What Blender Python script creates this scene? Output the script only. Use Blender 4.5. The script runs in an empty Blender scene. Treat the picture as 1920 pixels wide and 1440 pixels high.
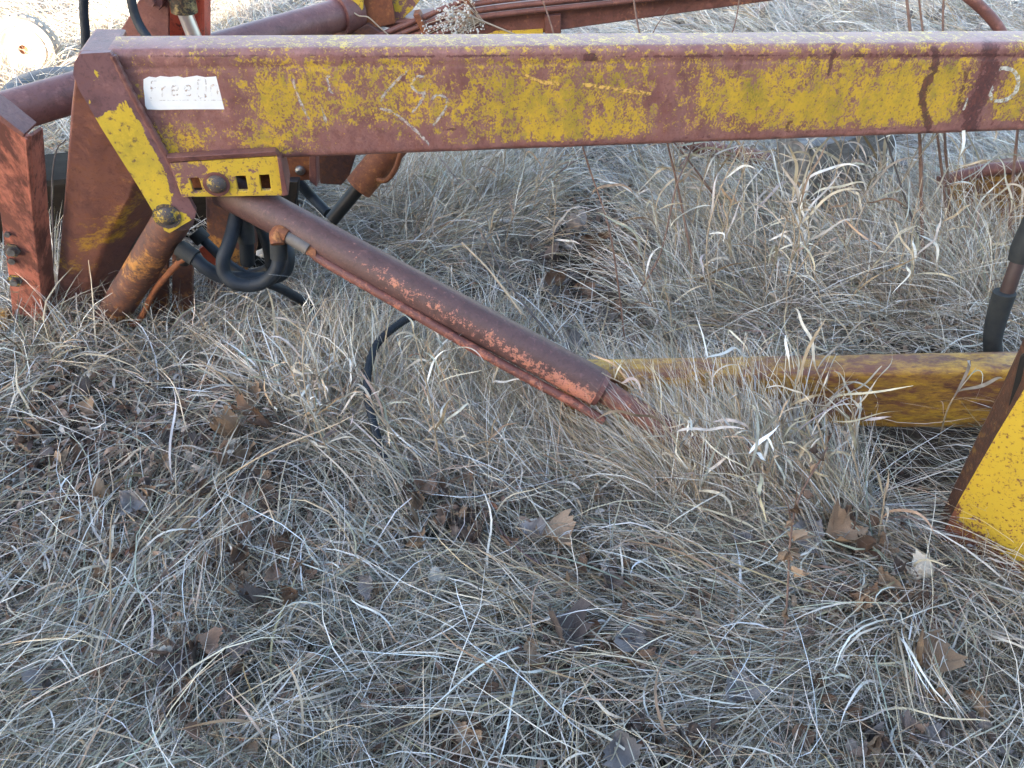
import bpy, bmesh, math, random
import numpy as np
from mathutils import Vector, Matrix
rnd = random.Random(7)
rng = np.random.default_rng(11)
C = bpy.context.scene.collection
R = math.radians

# ------------------------------------------------------------------ camera
PITCH, CAMH, F = R(42.0), 1.4, 1450.0
cam_d = bpy.data.cameras.new('camera')
cam_d.sensor_width = 36.0
cam_d.lens = 36.0 * F / 1920.0
cam_d.clip_start, cam_d.clip_end = 0.02, 2000.0
cam = bpy.data.objects.new('camera', cam_d)
cam.location = (0, 0, CAMH)
cam.rotation_euler = (math.pi / 2 - PITCH, 0, 0)
C.objects.link(cam)
bpy.context.scene.camera = cam

# ------------------------------------------------------------------ sky, sun, exposure
SUN_EL = R(16.0)
SUN_DX, SUN_DY = -0.54, -0.84          # towards the sun, on the ground
SUN_AZ = math.atan2(SUN_DX, SUN_DY)
world = bpy.data.worlds.new('World')
bpy.context.scene.world = world
world.use_nodes = True
wn = world.node_tree.nodes
wl = world.node_tree.links
wn.clear()
sky = wn.new('ShaderNodeTexSky')
sky.sky_type = 'NISHITA'
sky.sun_disc = False
sky.sun_elevation = SUN_EL
sky.sun_rotation = SUN_AZ
sky.air_density = 1.0
sky.dust_density = 1.7
sky.ozone_density = 1.0
bg = wn.new('ShaderNodeBackground')
bg.inputs['Strength'].default_value = 0.15
wo = wn.new('ShaderNodeOutputWorld')
wl.new(sky.outputs[0], bg.inputs[0])
wl.new(bg.outputs[0], wo.inputs[0])
sun_d = bpy.data.lights.new('sun', 'SUN')
sun_d.energy = 5.0
sun_d.angle = R(0.5)
sun_d.color = (1.0, 0.83, 0.62)
sun = bpy.data.objects.new('sun', sun_d)
C.objects.link(sun)
sv = Vector((SUN_DX * math.cos(SUN_EL), SUN_DY * math.cos(SUN_EL), math.sin(SUN_EL))).normalized()
sun.rotation_euler = sv.to_track_quat('Z', 'Y').to_euler()
vs = bpy.context.scene.view_settings
vs.view_transform = 'Standard'
vs.look = 'None'
vs.gamma = 1.0
vs.use_curve_mapping = False
vs.exposure = 2.88

# ------------------------------------------------------------------ helpers: photograph pixel -> place
cp, sp = math.cos(PITCH), math.sin(PITCH)

def ray(px, py):
    v = (720 - py) / F
    return Vector(((px - 960) / F, cp + v * sp, -sp + v * cp))

def W(px, py, Y):
    d = ray(px, py)
    t = Y / d.y
    return Vector((d.x * t, Y, CAMH + d.z * t))

def G(px, py, z=0.0):
    d = ray(px, py)
    t = (z - CAMH) / d.z
    return Vector((d.x * t, d.y * t, z))

def PL(px, py, a, b):
    """the point of the upright plane Y = a + b*x seen there"""
    d = ray(px, py)
    t = a / (d.y - b * d.x)
    return Vector((d.x * t, d.y * t, CAMH + d.z * t))

def depth(p):
    return p.y * cp + (CAMH - p.z) * sp

def rad(px, p):
    return px * depth(p) / F

def proj(p):
    """arrays (n,3) -> pixel"""
    zc = p[:, 1] * cp + (CAMH - p[:, 2]) * sp
    up = p[:, 1] * sp + (p[:, 2] - CAMH) * cp
    return 960 + F * p[:, 0] / zc, 720 - F * up / zc

# ------------------------------------------------------------------ helpers: objects
def tag(o, label=None, cat=None, group=None, kind=None):
    if label: o['label'] = label
    if cat: o['category'] = cat
    if group: o['group'] = group
    if kind: o['kind'] = kind
    return o

def empty(name, loc, label, cat, group=None):
    o = bpy.data.objects.new(name, None)
    o.empty_display_size = 0.05
    C.objects.link(o)
    o.location = loc
    return tag(o, label, cat, group)

ORIG = {}

def link(name, me, mat=None, parent=None, smooth=True, loc=None):
    o = bpy.data.objects.new(name, me)
    C.objects.link(o)
    if mat is not None:
        me.materials.append(mat)
    if smooth:
        me.polygons.foreach_set('use_smooth', [True] * len(me.polygons))
    if parent is not None:
        o.parent = parent
        p, off = parent, Vector((0, 0, 0))
        while p is not None:
            off += p.location
            p = p.parent
        o.location = -off           # meshes are written in world coordinates
    return o

def bm_link(name, bm, mat, parent=None, smooth=True, bevel=0, seg=2, sharp=40):
    bmesh.ops.recalc_face_normals(bm, faces=bm.faces)
    me = bpy.data.meshes.new(name)
    bm.to_mesh(me)
    bm.free()
    o = link(name, me, mat, parent, False)
    if smooth:
        me.polygons.foreach_set('use_smooth', [True] * len(me.polygons))
        if bevel <= 0:
            try:
                me.set_sharp_from_angle(angle=R(sharp))
            except Exception:
                pass
    if bevel > 0:
        m = o.modifiers.new('bevel', 'BEVEL')
        m.width = bevel
        m.segments = seg
        m.limit_method = 'ANGLE'
        m.angle_limit = R(25)
        m.harden_normals = True
    return o

def slab(pts, ext):
    """prism: polygon of points, pushed along ext"""
    bm = bmesh.new()
    ext = Vector(ext)
    a = [bm.verts.new(p) for p in pts]
    b = [bm.verts.new(Vector(p) + ext) for p in pts]
    n = len(pts)
    bm.faces.new(a)
    bm.faces.new(b[::-1])
    for i in range(n):
        bm.faces.new((a[i], b[i], b[(i + 1) % n], a[(i + 1) % n]))
    return bm

def catmull(pts, k=6):
    pts = [Vector(p) for p in pts]
    if len(pts) < 3:
        return pts
    out = []
    P = [pts[0] * 2 - pts[1]] + pts + [pts[-1] * 2 - pts[-2]]
    for i in range(1, len(P) - 2):
        p0, p1, p2, p3 = P[i - 1], P[i], P[i + 1], P[i + 2]
        for j in range(k):
            t = j / k
            out.append(0.5 * ((2 * p1) + (p2 - p0) * t + (2 * p0 - 5 * p1 + 4 * p2 - p3) * t * t + (3 * p1 - p0 - 3 * p2 + p3) * t ** 3))
    out.append(pts[-1])
    return out

def tube_into(bm, pts, r, n=12, caps=True):
    """round bar along pts; r is a number or one radius per point"""
    pts = [Vector(p) for p in pts]
    m = len(pts)
    rs = [r] * m if not hasattr(r, '__len__') else list(r)
    if len(rs) != m:
        rs = list(np.interp(np.linspace(0, 1, m), np.linspace(0, 1, len(rs)), rs))
    tan = []
    for i in range(m):
        t = pts[min(i + 1, m - 1)] - pts[max(i - 1, 0)]
        tan.append(t.normalized() if t.length > 1e-9 else Vector((0, 0, 1)))
    u = tan[0].orthogonal().normalized()
    rings = []
    for i in range(m):
        u = (u - tan[i] * u.dot(tan[i]))
        u = u.normalized() if u.length > 1e-6 else tan[i].orthogonal().normalized()
        w = tan[i].cross(u)
        rings.append([bm.verts.new(pts[i] + (u * math.cos(2 * math.pi * k / n) + w * math.sin(2 * math.pi * k / n)) * rs[i]) for k in range(n)])
    for i in range(m - 1):
        for k in range(n):
            bm.faces.new((rings[i][k], rings[i][(k + 1) % n], rings[i + 1][(k + 1) % n], rings[i + 1][k]))
    if caps:
        bm.faces.new(rings[0][::-1])
        bm.faces.new(rings[-1])

def tube(name, pts, r, mat, parent=None, n=14, smooth_k=0):
    bm = bmesh.new()
    if smooth_k:
        pts = catmull(pts, smooth_k)
    tube_into(bm, pts, r, n)
    return bm_link(name, bm, mat, parent)

def disc_bolt(name, c, nrm, r, h, mat, parent, dome=True, hexa=False):
    bm = bmesh.new()
    c, nrm = Vector(c), Vector(nrm).normalized()
    if hexa:
        tube_into(bm, [c, c + nrm * h], r, 6)
    elif dome:
        ts = [0, .3, .6, .85, 1.0]
        tube_into(bm, [c + nrm * h * math.sin(t * math.pi / 2) for t in ts], [max(r * math.cos(t * math.pi / 2), r * .06) for t in ts], 18)
    else:
        tube_into(bm, [c, c + nrm * h], r, 16)
    return bm_link(name, bm, mat, parent, sharp=35)

# ------------------------------------------------------------------ materials
def new_mat(name):
    m = bpy.data.materials.new(name)
    m.use_nodes = True
    nt = m.node_tree
    nt.nodes.clear()
    o = nt.nodes.new('ShaderNodeOutputMaterial')
    b = nt.nodes.new('ShaderNodeBsdfPrincipled')
    nt.links.new(b.outputs[0], o.inputs[0])
    return m, nt, b

def N(nt, t, **kw):
    n = nt.nodes.new(t)
    for k, v in kw.items():
        setattr(n, k, v)
    return n

def coords(nt, scale=(1, 1, 1), rot=(0, 0, 0)):
    tc = N(nt, 'ShaderNodeTexCoord')
    mp = N(nt, 'ShaderNodeMapping')
    mp.inputs['Scale'].default_value = scale
    mp.inputs['Rotation'].default_value = rot
    nt.links.new(tc.outputs['Object'], mp.inputs[0])
    return mp.outputs[0]

def noise(nt, vec, scale, detail=8, rough=.6, dist=0.0):
    n = N(nt, 'ShaderNodeTexNoise')
    n.inputs['Scale'].default_value = scale
    n.inputs['Detail'].default_value = detail
    n.inputs['Roughness'].default_value = rough
    n.inputs['Distortion'].default_value = dist
    nt.links.new(vec, n.inputs['Vector'])
    return n.outputs[0]

def math_(nt, op, a, b=None, clamp=False):
    n = N(nt, 'ShaderNodeMath', operation=op, use_clamp=clamp)
    for i, x in enumerate((a, b)):
        if x is None: continue
        if isinstance(x, (int, float)): n.inputs[i].default_value = x
        else: nt.links.new(x, n.inputs[i])
    return n.outputs[0]

def step(nt, v, lo, hi):
    n = N(nt, 'ShaderNodeMapRange')
    n.inputs['From Min'].default_value = lo
    n.inputs['From Max'].default_value = hi
    nt.links.new(v, n.inputs['Value'])
    return n.outputs[0]

def mixc(nt, f, a, b, mode='MIX'):
    n = N(nt, 'ShaderNodeMix', data_type='RGBA', blend_type=mode)
    for s, x in ((0, f), (6, a), (7, b)):
        if isinstance(x, (int, float)): n.inputs[s].default_value = x
        elif isinstance(x, tuple): n.inputs[s].default_value = (*x, 1) if len(x) == 3 else x
        else: nt.links.new(x, n.inputs[s])
    return n.outputs[2]

def bump(nt, b, h, strength=.3, dist=.003):
    n = N(nt, 'ShaderNodeBump')
    n.inputs['Strength'].default_value = strength
    n.inputs['Distance'].default_value = dist
    nt.links.new(h, n.inputs['Height'])
    nt.links.new(n.outputs[0], b.inputs['Normal'])

def worn_paint(name, base, base2, paint, thr=.5, big=6, soft=.03, rough=.5, prough=.42, rust=(.20, .07, .03), rustamt=.55,
               stretch=(1, 1, 1), grime=(.22, .19, .05), grime_amt=.25, attr=None, seed=0.0, spec=.38, mixw=(.5, .62, .34)):
    """bare primer/rust with remnants of paint on it"""
    m, nt, b = new_mat(name)
    v = coords(nt, stretch)
    if seed:
        mp = N(nt, 'ShaderNodeVectorMath', operation='ADD')
        mp.inputs[1].default_value = (seed, seed * 1.7, seed * .6)
        nt.links.new(v, mp.inputs[0])
        v = mp.outputs[0]
    n1 = noise(nt, v, big, 4, .55, .4)
    n2 = noise(nt, v, big * 4.5, 8, .68, .3)
    n3 = noise(nt, v, big * 20, 6, .7)
    s = math_(nt, 'ADD', math_(nt, 'MULTIPLY', n1, mixw[0]), math_(nt, 'ADD', math_(nt, 'MULTIPLY', n2, mixw[1]), math_(nt, 'MULTIPLY', n3, mixw[2])))
    s = math_(nt, 'SUBTRACT', s, sum(mixw) * .5 - .5)        # about 0.5 in the mean
    if attr:
        at = N(nt, 'ShaderNodeAttribute', attribute_name=attr)
        sep = N(nt, 'ShaderNodeSeparateColor')
        nt.links.new(at.outputs['Color'], sep.inputs[0])
        s = math_(nt, 'SUBTRACT', s, math_(nt, 'SUBTRACT', sep.outputs[0], .5))
    mask = step(nt, s, thr - soft, thr + soft)
    n4 = noise(nt, v, big * 1.7, 6, .6)
    under = mixc(nt, step(nt, n4, .35, .65), base, base2)
    n5 = noise(nt, v, big * 9, 8, .7)
    under = mixc(nt, math_(nt, 'MULTIPLY', step(nt, n5, .48, .66), rustamt), under, rust)
    under = mixc(nt, math_(nt, 'MULTIPLY', step(nt, n3, .54, .70), .6), under, tuple(c * .42 for c in base))
    under = mixc(nt, math_(nt, 'MULTIPLY', step(nt, n2, .54, .66), .45), under, tuple(min(1, c * 1.7) for c in base2))
    n8 = noise(nt, v, big * 3.1, 10, .78, .6)
    under = mixc(nt, math_(nt, 'MULTIPLY', step(nt, n8, .50, .66), .62), under, tuple(c * .50 for c in base))
    n6 = noise(nt, v, big * 2.3, 9, .75)
    pc = mixc(nt, math_(nt, 'MULTIPLY', step(nt, n6, .47, .70), grime_amt), paint, grime)
    n7 = noise(nt, v, big * 15, 3, .6)
    pc = mixc(nt, math_(nt, 'MULTIPLY', step(nt, n7, .57, .68), .85), pc, tuple(c * .8 for c in base))
    if attr:
        gr = math_(nt, 'MULTIPLY', sep.outputs[2], step(nt, n3, .36, .62))
        pc = mixc(nt, gr, pc, (.17, .15, .03))
    col = mixc(nt, mask, under, pc)
    if attr:
        nd = noise(nt, v, big * 7, 8, .75)
        dk = math_(nt, 'ADD', sep.outputs[1], math_(nt, 'ADD', math_(nt, 'MULTIPLY', math_(nt, 'SUBTRACT', n2, .5), 1.4), math_(nt, 'MULTIPLY', math_(nt, 'SUBTRACT', nd, .5), 2.4)))
        has = step(nt, sep.outputs[1], .05, .25)
        col = mixc(nt, math_(nt, 'MULTIPLY', step(nt, dk, .50, .62), math_(nt, 'MULTIPLY', has, .92)), col, mixc(nt, step(nt, nd, .45, .6), (.075, .034, .034), (.15, .055, .045)))
    nt.links.new(col, b.inputs['Base Color'])
    rr = N(nt, 'ShaderNodeMapRange')
    rr.inputs['To Min'].default_value = rough
    rr.inputs['To Max'].default_value = prough
    nt.links.new(mask, rr.inputs['Value'])
    nt.links.new(rr.outputs[0], b.inputs['Roughness'])
    b.inputs['Specular IOR Level'].default_value = spec
    h = math_(nt, 'ADD', math_(nt, 'MULTIPLY', mask, .5), math_(nt, 'MULTIPLY', n3, .8))
    bump(nt, b, h, .5, .0022)
    return m

def plain(name, col, col2=None, rough=.6, scale=30, metal=0, bumpy=.2, spec=.5, stretch=(1, 1, 1)):
    m, nt, b = new_mat(name)
    v = coords(nt, stretch)
    n = noise(nt, v, scale, 8, .65)
    c = mixc(nt, step(nt, n, .35, .68), col, col2 or tuple(x * .6 for x in col))
    nt.links.new(c, b.inputs['Base Color'])
    b.inputs['Roughness'].default_value = rough
    b.inputs['Metallic'].default_value = metal
    b.inputs['Specular IOR Level'].default_value = spec
    if bumpy:
        bump(nt, b, n, bumpy, .002)
    return m

YEL = (.57, .355, .038)
PRIM = (.215, .092, .080)
PRIM2 = (.30, .145, .125)
M = {}
M['arm'] = worn_paint('worn_yellow_arm', PRIM, PRIM2, YEL, .5, 11, .05, attr='wear', stretch=(1, 1, .8), rustamt=.5, grime_amt=.85, mixw=(.2, 1.0, 1.15))
M['plate'] = worn_paint('yellow_lug_plate', (.15, .075, .08), (.20, .10, .10), (.62, .42, .045), .5, 5, .012, attr='wear', grime=(.33, .27, .05), grime_amt=.6, rustamt=.2)
M['bracket'] = worn_paint('yellow_bracket', (.20, .09, .085), (.24, .12, .11), (.60, .395, .045), .445, 9, .012, rustamt=.2, grime_amt=.15, seed=3)
M['mast'] = worn_paint('rusted_mast', (.20, .090, .078), (.25, .112, .085), (.58, .33, .04), .66, 5, .07, rust=(.27, .10, .035), rustamt=.45, seed=21.7, mixw=(.9, .5, .4))
M['cyl'] = worn_paint('brown_cylinder', (.088, .046, .043), (.115, .060, .055), (.50, .20, .14), .5, 16, .03, rustamt=.25, mixw=(.3, .9, .6), rough=.48, prough=.6, attr='wear', stretch=(1, 1, 1), grime=(.55, .22, .03), grime_amt=.35, rust=(.13, .05, .03))
M['tube'] = worn_paint('brown_tube', (.15, .062, .056), (.19, .085, .072), (.42, .15, .10), .70, 8, .04, rustamt=.25, rough=.45, seed=5)
M['orange'] = worn_paint('orange_red_channel', (.12, .045, .036), (.19, .075, .058), (.52, .185, .125), .515, 5, .08, rustamt=.4, mixw=(.9, .7, .4), rough=.6, stretch=(1, 1, .35), grime=(.30, .075, .04), grime_amt=.6, seed=2)
M['rust'] = worn_paint('rust_brown', (.16, .055, .03), (.22, .08, .035), (.40, .16, .04), .62, 12, .05, rust=(.28, .10, .03), rustamt=.7, rough=.75, seed=4)
M['rustyel'] = worn_paint('rusty_yellow', (.10, .05, .042), (.135, .062, .046), (.45, .20, .05), .60, 6, .05, mixw=(.8, .6, .4), rust=(.25, .09, .03), rustamt=.6, rough=.6, seed=6)
M['oldyel'] = worn_paint('old_yellow_beam', (.12, .048, .032), (.17, .068, .04), (.46, .25, .03), .545, 5, .09, rust=(.20, .07, .03), rustamt=.4, rough=.5, stretch=(.5, 1, 1.6), seed=7)
M['bucket'] = worn_paint('yellow_bucket_plate', (.17, .06, .04), (.22, .08, .045), (.57, .365, .035), .5, 9, .025, attr='wear', mixw=(.4, .7, .8), grime=(.5, .28, .02), grime_amt=.3, rustamt=.3, seed=8)
M['pipe'] = worn_paint('rusty_pipes', (.13, .052, .042), (.18, .075, .058), (.36, .14, .07), .62, 10, .04, rustamt=.35, rough=.5, seed=9)
M['red'] = worn_paint('red_channel', (.09, .028, .022), (.12, .035, .025), (.42, .075, .04), .42, 6, .08, rustamt=.2, rough=.5, grime=(.2, .04, .03), grime_amt=.4, seed=10)
M['hose'] = plain('black_rubber_hose', (.008, .012, .018), (.015, .021, .030), .62, 40, 0, .25, .35)
M['sleeve'] = plain('dusty_rubber_sleeve', (.010, .013, .016), (.028, .028, .026), .8, 25, 0, .4)
M['black'] = plain('oily_black_steel', (.006, .006, .006), (.016, .012, .010), .5, 30)
M['steel'] = plain('bare_bolt_steel', (.35, .34, .32), (.16, .13, .11), .4, 60, .8)
M['boltpaint'] = worn_paint('bolt_head', (.055, .06, .07), (.10, .075, .06), (.55, .36, .04), .56, 40, .02, rustamt=.5, seed=3)
M['chrome'] = plain('chrome_rod', (.90, .91, .93), (.80, .82, .85), .32, 12, 1.0, 0)
M['gland'] = worn_paint('oily_gland', (.02, .018, .016), (.03, .026, .02), (.30, .22, .09), .5, 14, .06, grime=(.1, .07, .03), grime_amt=.6, rough=.45, prough=.5, seed=12)
M['greypipe'] = plain('grey_pipe', (.14, .125, .115), (.09, .07, .06), .55, 20)
M['timber'] = plain('dark_timber', (.022, .018, .014), (.012, .009, .007), .95, 16, 0, .9, .15, stretch=(.3, 1, 3))
M['greywood'] = plain('grey_weathered_wood', (.27, .255, .24), (.07, .06, .052), .9, 22, 0, .8, stretch=(.35, 1.6, 1.6))
M['white'] = plain('white_sticker', (.86, .86, .85), (.80, .79, .77), .5, 40, 0, .05)
M['rubber'] = plain('dull_tyre_rubber', (.085, .095, .105), (.13, .13, .13), .85, 20, 0, .4)
M['rim'] = plain('pale_rim', (.75, .70, .62), (.6, .5, .38), .6, 12, 0, .2)
M['dusty'] = plain('dusty_tyre', (.34, .29, .24), (.20, .17, .14), .9, 20, 0, .4)  # tyre coloured pale to stand in for washed-out sun glare
M['barn'] = plain('barn_boards', (.12, .10, .085), (.07, .06, .05), .9, 6, 0, .3, stretch=(4, 4, .4))
M['barnroof'] = plain('barn_roof', (.18, .17, .165), (.12, .11, .1), .6, 4, 0, .2)
M['stem'] = plain('brown_stem', (.12, .062, .042), (.20, .12, .085), .75, 60, 0, .3)
M['palestem'] = plain('pale_straw_stem', (.44, .34, .23), (.32, .25, .18), .75, 60, 0, .2)
M['darktwig'] = plain('dark_twig', (.10, .085, .08), (.05, .04, .038), .8, 60, 0, .3)
M['fluff'] = plain('seed_fluff', (.60, .57, .52), (.40, .36, .31), .95, 90, 0, .3)

def chalk_mat(name, col, lo, hi, scale=160):
    m, nt, b = new_mat(name)
    v = coords(nt)
    n = noise(nt, v, scale, 5, .7)
    b.inputs['Base Color'].default_value = (*col, 1)
    b.inputs['Roughness'].default_value = .9
    nt.links.new(step(nt, n, lo, hi), b.inputs['Alpha'])
    return m
M['chalk'] = chalk_mat('white_chalk', (.56, .49, .44), .33, .68, 110)
M['whitepaint'] = chalk_mat('smeared_white_paint', (.62, .60, .52), .33, .60, 90)
M['scratch'] = chalk_mat('pale_scratch', (.66, .40, .10), .36, .56, 120)
M['letters'] = chalk_mat('rusted_lettering', (.62, .40, .27), .46, .74, 150)

def foliage(name, attr='tint', trans=.10, rough=.65):
    m = bpy.data.materials.new(name)
    m.use_nodes = True
    nt = m.node_tree
    nt.nodes.clear()
    o = N(nt, 'ShaderNodeOutputMaterial')
    d = N(nt, 'ShaderNodeBsdfPrincipled')
    t = N(nt, 'ShaderNodeBsdfTranslucent')
    mx = N(nt, 'ShaderNodeMixShader')
    mx.inputs[0].default_value = trans
    a = N(nt, 'ShaderNodeAttribute', attribute_name=attr)
    d.inputs['Roughness'].default_value = rough
    d.inputs['Specular IOR Level'].default_value = .3
    nt.links.new(a.outputs['Color'], d.inputs['Base Color'])
    nt.links.new(a.outputs['Color'], t.inputs['Color'])
    nt.links.new(d.outputs[0], mx.inputs[1])
    nt.links.new(t.outputs[0], mx.inputs[2])
    nt.links.new(mx.outputs[0], o.inputs[0])
    return m
M['grass'] = foliage('dry_grass')

def leaf_mat(name, col, col2, frost=0.0):
    m, nt, b = new_mat(name)
    v = coords(nt)
    oi = N(nt, 'ShaderNodeObjectInfo')
    n = noise(nt, v, 55, 6, .65)
    c = mixc(nt, step(nt, n, .3, .7), col, col2)
    hsv = N(nt, 'ShaderNodeHueSaturation')
    nt.links.new(c, hsv.inputs['Color'])
    nt.links.new(math_(nt, 'ADD', math_(nt, 'MULTIPLY', oi.outputs['Random'], .75), .62), hsv.inputs['Value'])
    nt.links.new(hsv.outputs[0], b.inputs['Base Color'])
    b.inputs['Roughness'].default_value = .7
    b.inputs['Specular IOR Level'].default_value = .3
    bump(nt, b, noise(nt, v, 120, 4, .6), .5, .0015)
    return m
M['leafbrown'] = leaf_mat('brown_leaf', (.21, .13, .085), (.12, .072, .05))
M['leaftan'] = leaf_mat('tan_leaf', (.34, .225, .14), (.20, .13, .085))
M['leafgrey'] = leaf_mat('grey_leaf', (.25, .225, .215), (.16, .135, .125))
M['leafpale'] = leaf_mat('pale_leaf', (.58, .52, .44), (.45, .39, .32))
M['leafdark'] = leaf_mat('dark_leaf', (.10, .072, .06), (.15, .115, .10))

# ------------------------------------------------------------------ the ground
PIT = G(1728, 880)
def gz(x, y):
    """height of the ground"""
    x = np.asarray(x, float); y = np.asarray(y, float)
    z = .018 * np.sin(2.1 * x + 1.3) * np.cos(1.9 * y + .4) + .012 * np.sin(4.7 * x - 2.2 * y) + .008 * np.sin(9.1 * x + 7.3 * y + 1.0)
    z = z - .13 * np.exp(-((x - PIT.x) / .11) ** 2 - ((y - PIT.y) / .15) ** 2)      # hollow beside the bucket plate
    far = np.clip((np.hypot(x, y - 2) - 6) / 10, 0, 1)
    return z * (1 - far) - .01

def axis_lines(lo, hi, fine, far):
    a = list(np.arange(lo, hi + 1e-6, fine))
    s = fine
    x = hi
    while x < far:
        s *= 1.5; x += s; a.append(x)
    s = fine; x = lo; b = []
    while x > -far:
        s *= 1.5; x -= s; b.append(x)
    return np.array(b[::-1] + a)
gx = axis_lines(-4, 4, .04, 900)
gy = axis_lines(-1, 7, .04, 900)
GX, GY = np.meshgrid(gx, gy)
gv = np.stack([GX, GY, gz(GX, GY)], -1).reshape(-1, 3)
nx = len(gx)
idx = np.arange(len(gv)).reshape(len(gy), nx)
gq = np.stack([idx[:-1, :-1], idx[:-1, 1:], idx[1:, 1:], idx[1:, :-1]], -1).reshape(-1, 4)

def np_mesh(name, verts, quads, tint=None):
    me = bpy.data.meshes.new(name)
    me.vertices.add(len(verts))
    me.vertices.foreach_set('co', np.ascontiguousarray(verts, dtype=np.float32).ravel())
    k = quads.shape[1]
    me.loops.add(quads.size)
    me.loops.foreach_set('vertex_index', np.ascontiguousarray(quads, dtype=np.int32).ravel())
    me.polygons.add(len(quads))
    me.polygons.foreach_set('loop_start', np.arange(0, quads.size, k, dtype=np.int32))
    me.update(calc_edges=True)
    if tint is not None:
        a = me.color_attributes.new('tint', 'FLOAT_COLOR', 'POINT')
        c = np.ones((len(verts), 4), np.float32)
        c[:, :3] = tint
        a.data.foreach_set('color', c.ravel())
    return me
mg, nt, b = new_mat('thatch_and_soil')
v = coords(nt)
n1 = noise(nt, v, 6, 10, .7)
n2 = noise(nt, v, 60, 8, .7)
c = mixc(nt, step(nt, n1, .35, .65), (.030, .022, .017), (.065, .048, .035))
c = mixc(nt, math_(nt, 'MULTIPLY', step(nt, n2, .5, .75), .5), c, (.18, .14, .10))
# from where the single blades end, the sward itself is pale straw
geo = N(nt, 'ShaderNodeNewGeometry')
sepg = N(nt, 'ShaderNodeSeparateXYZ')
nt.links.new(geo.outputs['Position'], sepg.inputs[0])
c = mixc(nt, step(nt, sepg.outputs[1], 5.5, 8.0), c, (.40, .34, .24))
nt.links.new(c, b.inputs['Base Color'])
b.inputs['Roughness'].default_value = .95
bump(nt, b, n2, .6, .01)
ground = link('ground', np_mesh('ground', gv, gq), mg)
tag(ground, 'ground of dark soil and matted straw under the dry grass', kind='structure')

# ------------------------------------------------------------------ unseen building added behind the viewer only to shade the machine
def box_bm(x0, x1, y0, y1, z0, z1):
    return slab([(x0, y0, z0), (x1, y0, z0), (x1, y0, z1), (x0, y0, z1)], (0, y1 - y0, 0))
shade_caster = empty('barn', (2, -9, 0), 'dark board barn behind the viewer that shades the loader', 'barn')
bx0, bx1, by0, by1, bh = -8.2, 11.0, -13.0, -6.0, 5.0
bm_link('wall', box_bm(bx0, bx1, by0, by1, -.05, bh), M['barn'], shade_caster, False)
rf = bmesh.new()
ym, rz = (by0 + by1) / 2, bh + 2.2
for p in ([(bx0, by1 + .25, bh + .02), (bx0, ym, rz), (bx0, by0 - .25, bh + .02)],):
    a = [rf.verts.new(q) for q in p]
    bb = [rf.verts.new((bx1, q[1], q[2])) for q in p]
    rf.faces.new(a); rf.faces.new(bb[::-1])
    for i in range(3):
        rf.faces.new((a[i], bb[i], bb[(i + 1) % 3], a[(i + 1) % 3]))
bm_link('roof', rf, M['barnroof'], shade_caster, False)
for k in range(4):
    dm = box_bm(-3 + 3.2 * k, -1.6 + 3.2 * k, by1 + .003, by1 + .05, -.04, 2.3)
    bm_link('door', dm, M['barnroof'], shade_caster, False)

# ------------------------------------------------------------------ the loader
loader = empty('front_loader', (-.4, 1.9, 0), 'rusty yellow front end loader lying detached in the dry grass', 'loader')
AA, AB = 1.69, .17                          # plane of the near arm's outer face: Y = AA + AB*x
nrm = Vector((-AB, 1, 0)).normalized()      # away from the viewer
right = Vector((1, AB, 0)).normalized()

def wear_attr(me, fun):
    """fun(px,py arrays) -> (n,3): paint loss, dark stain, grime"""
    n = len(me.vertices)
    co = np.empty(n * 3, np.float32)
    me.vertices.foreach_get('co', co)
    co = co.reshape(-1, 3).astype(float)
    X, Y = proj(co)
    c = np.ones((n, 4), np.float32)
    c[:, :3] = np.clip(fun(X, Y, co), 0, 1)
    a = me.color_attributes.new('wear', 'FLOAT_COLOR', 'POINT')
    a.data.foreach_set('color', c.ravel())

def blobs(X, Y, lst):
    s = np.zeros(len(X))
    for (cx, cy, rx, ry, a) in lst:
        s += a * np.exp(-((X - cx) / rx) ** 2 - ((Y - cy) / ry) ** 2)
    return s

def seg_dist(X, Y, pts):
    d = np.full(len(X), 1e9)
    for (x0, y0), (x1, y1) in zip(pts[:-1], pts[1:]):
        vx, vy = x1 - x0, y1 - y0
        t = np.clip(((X - x0) * vx + (Y - y0) * vy) / (vx * vx + vy * vy), 0, 1)
        d = np.minimum(d, np.hypot(X - x0 - t * vx, Y - y0 - t * vy))
    return d

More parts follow.
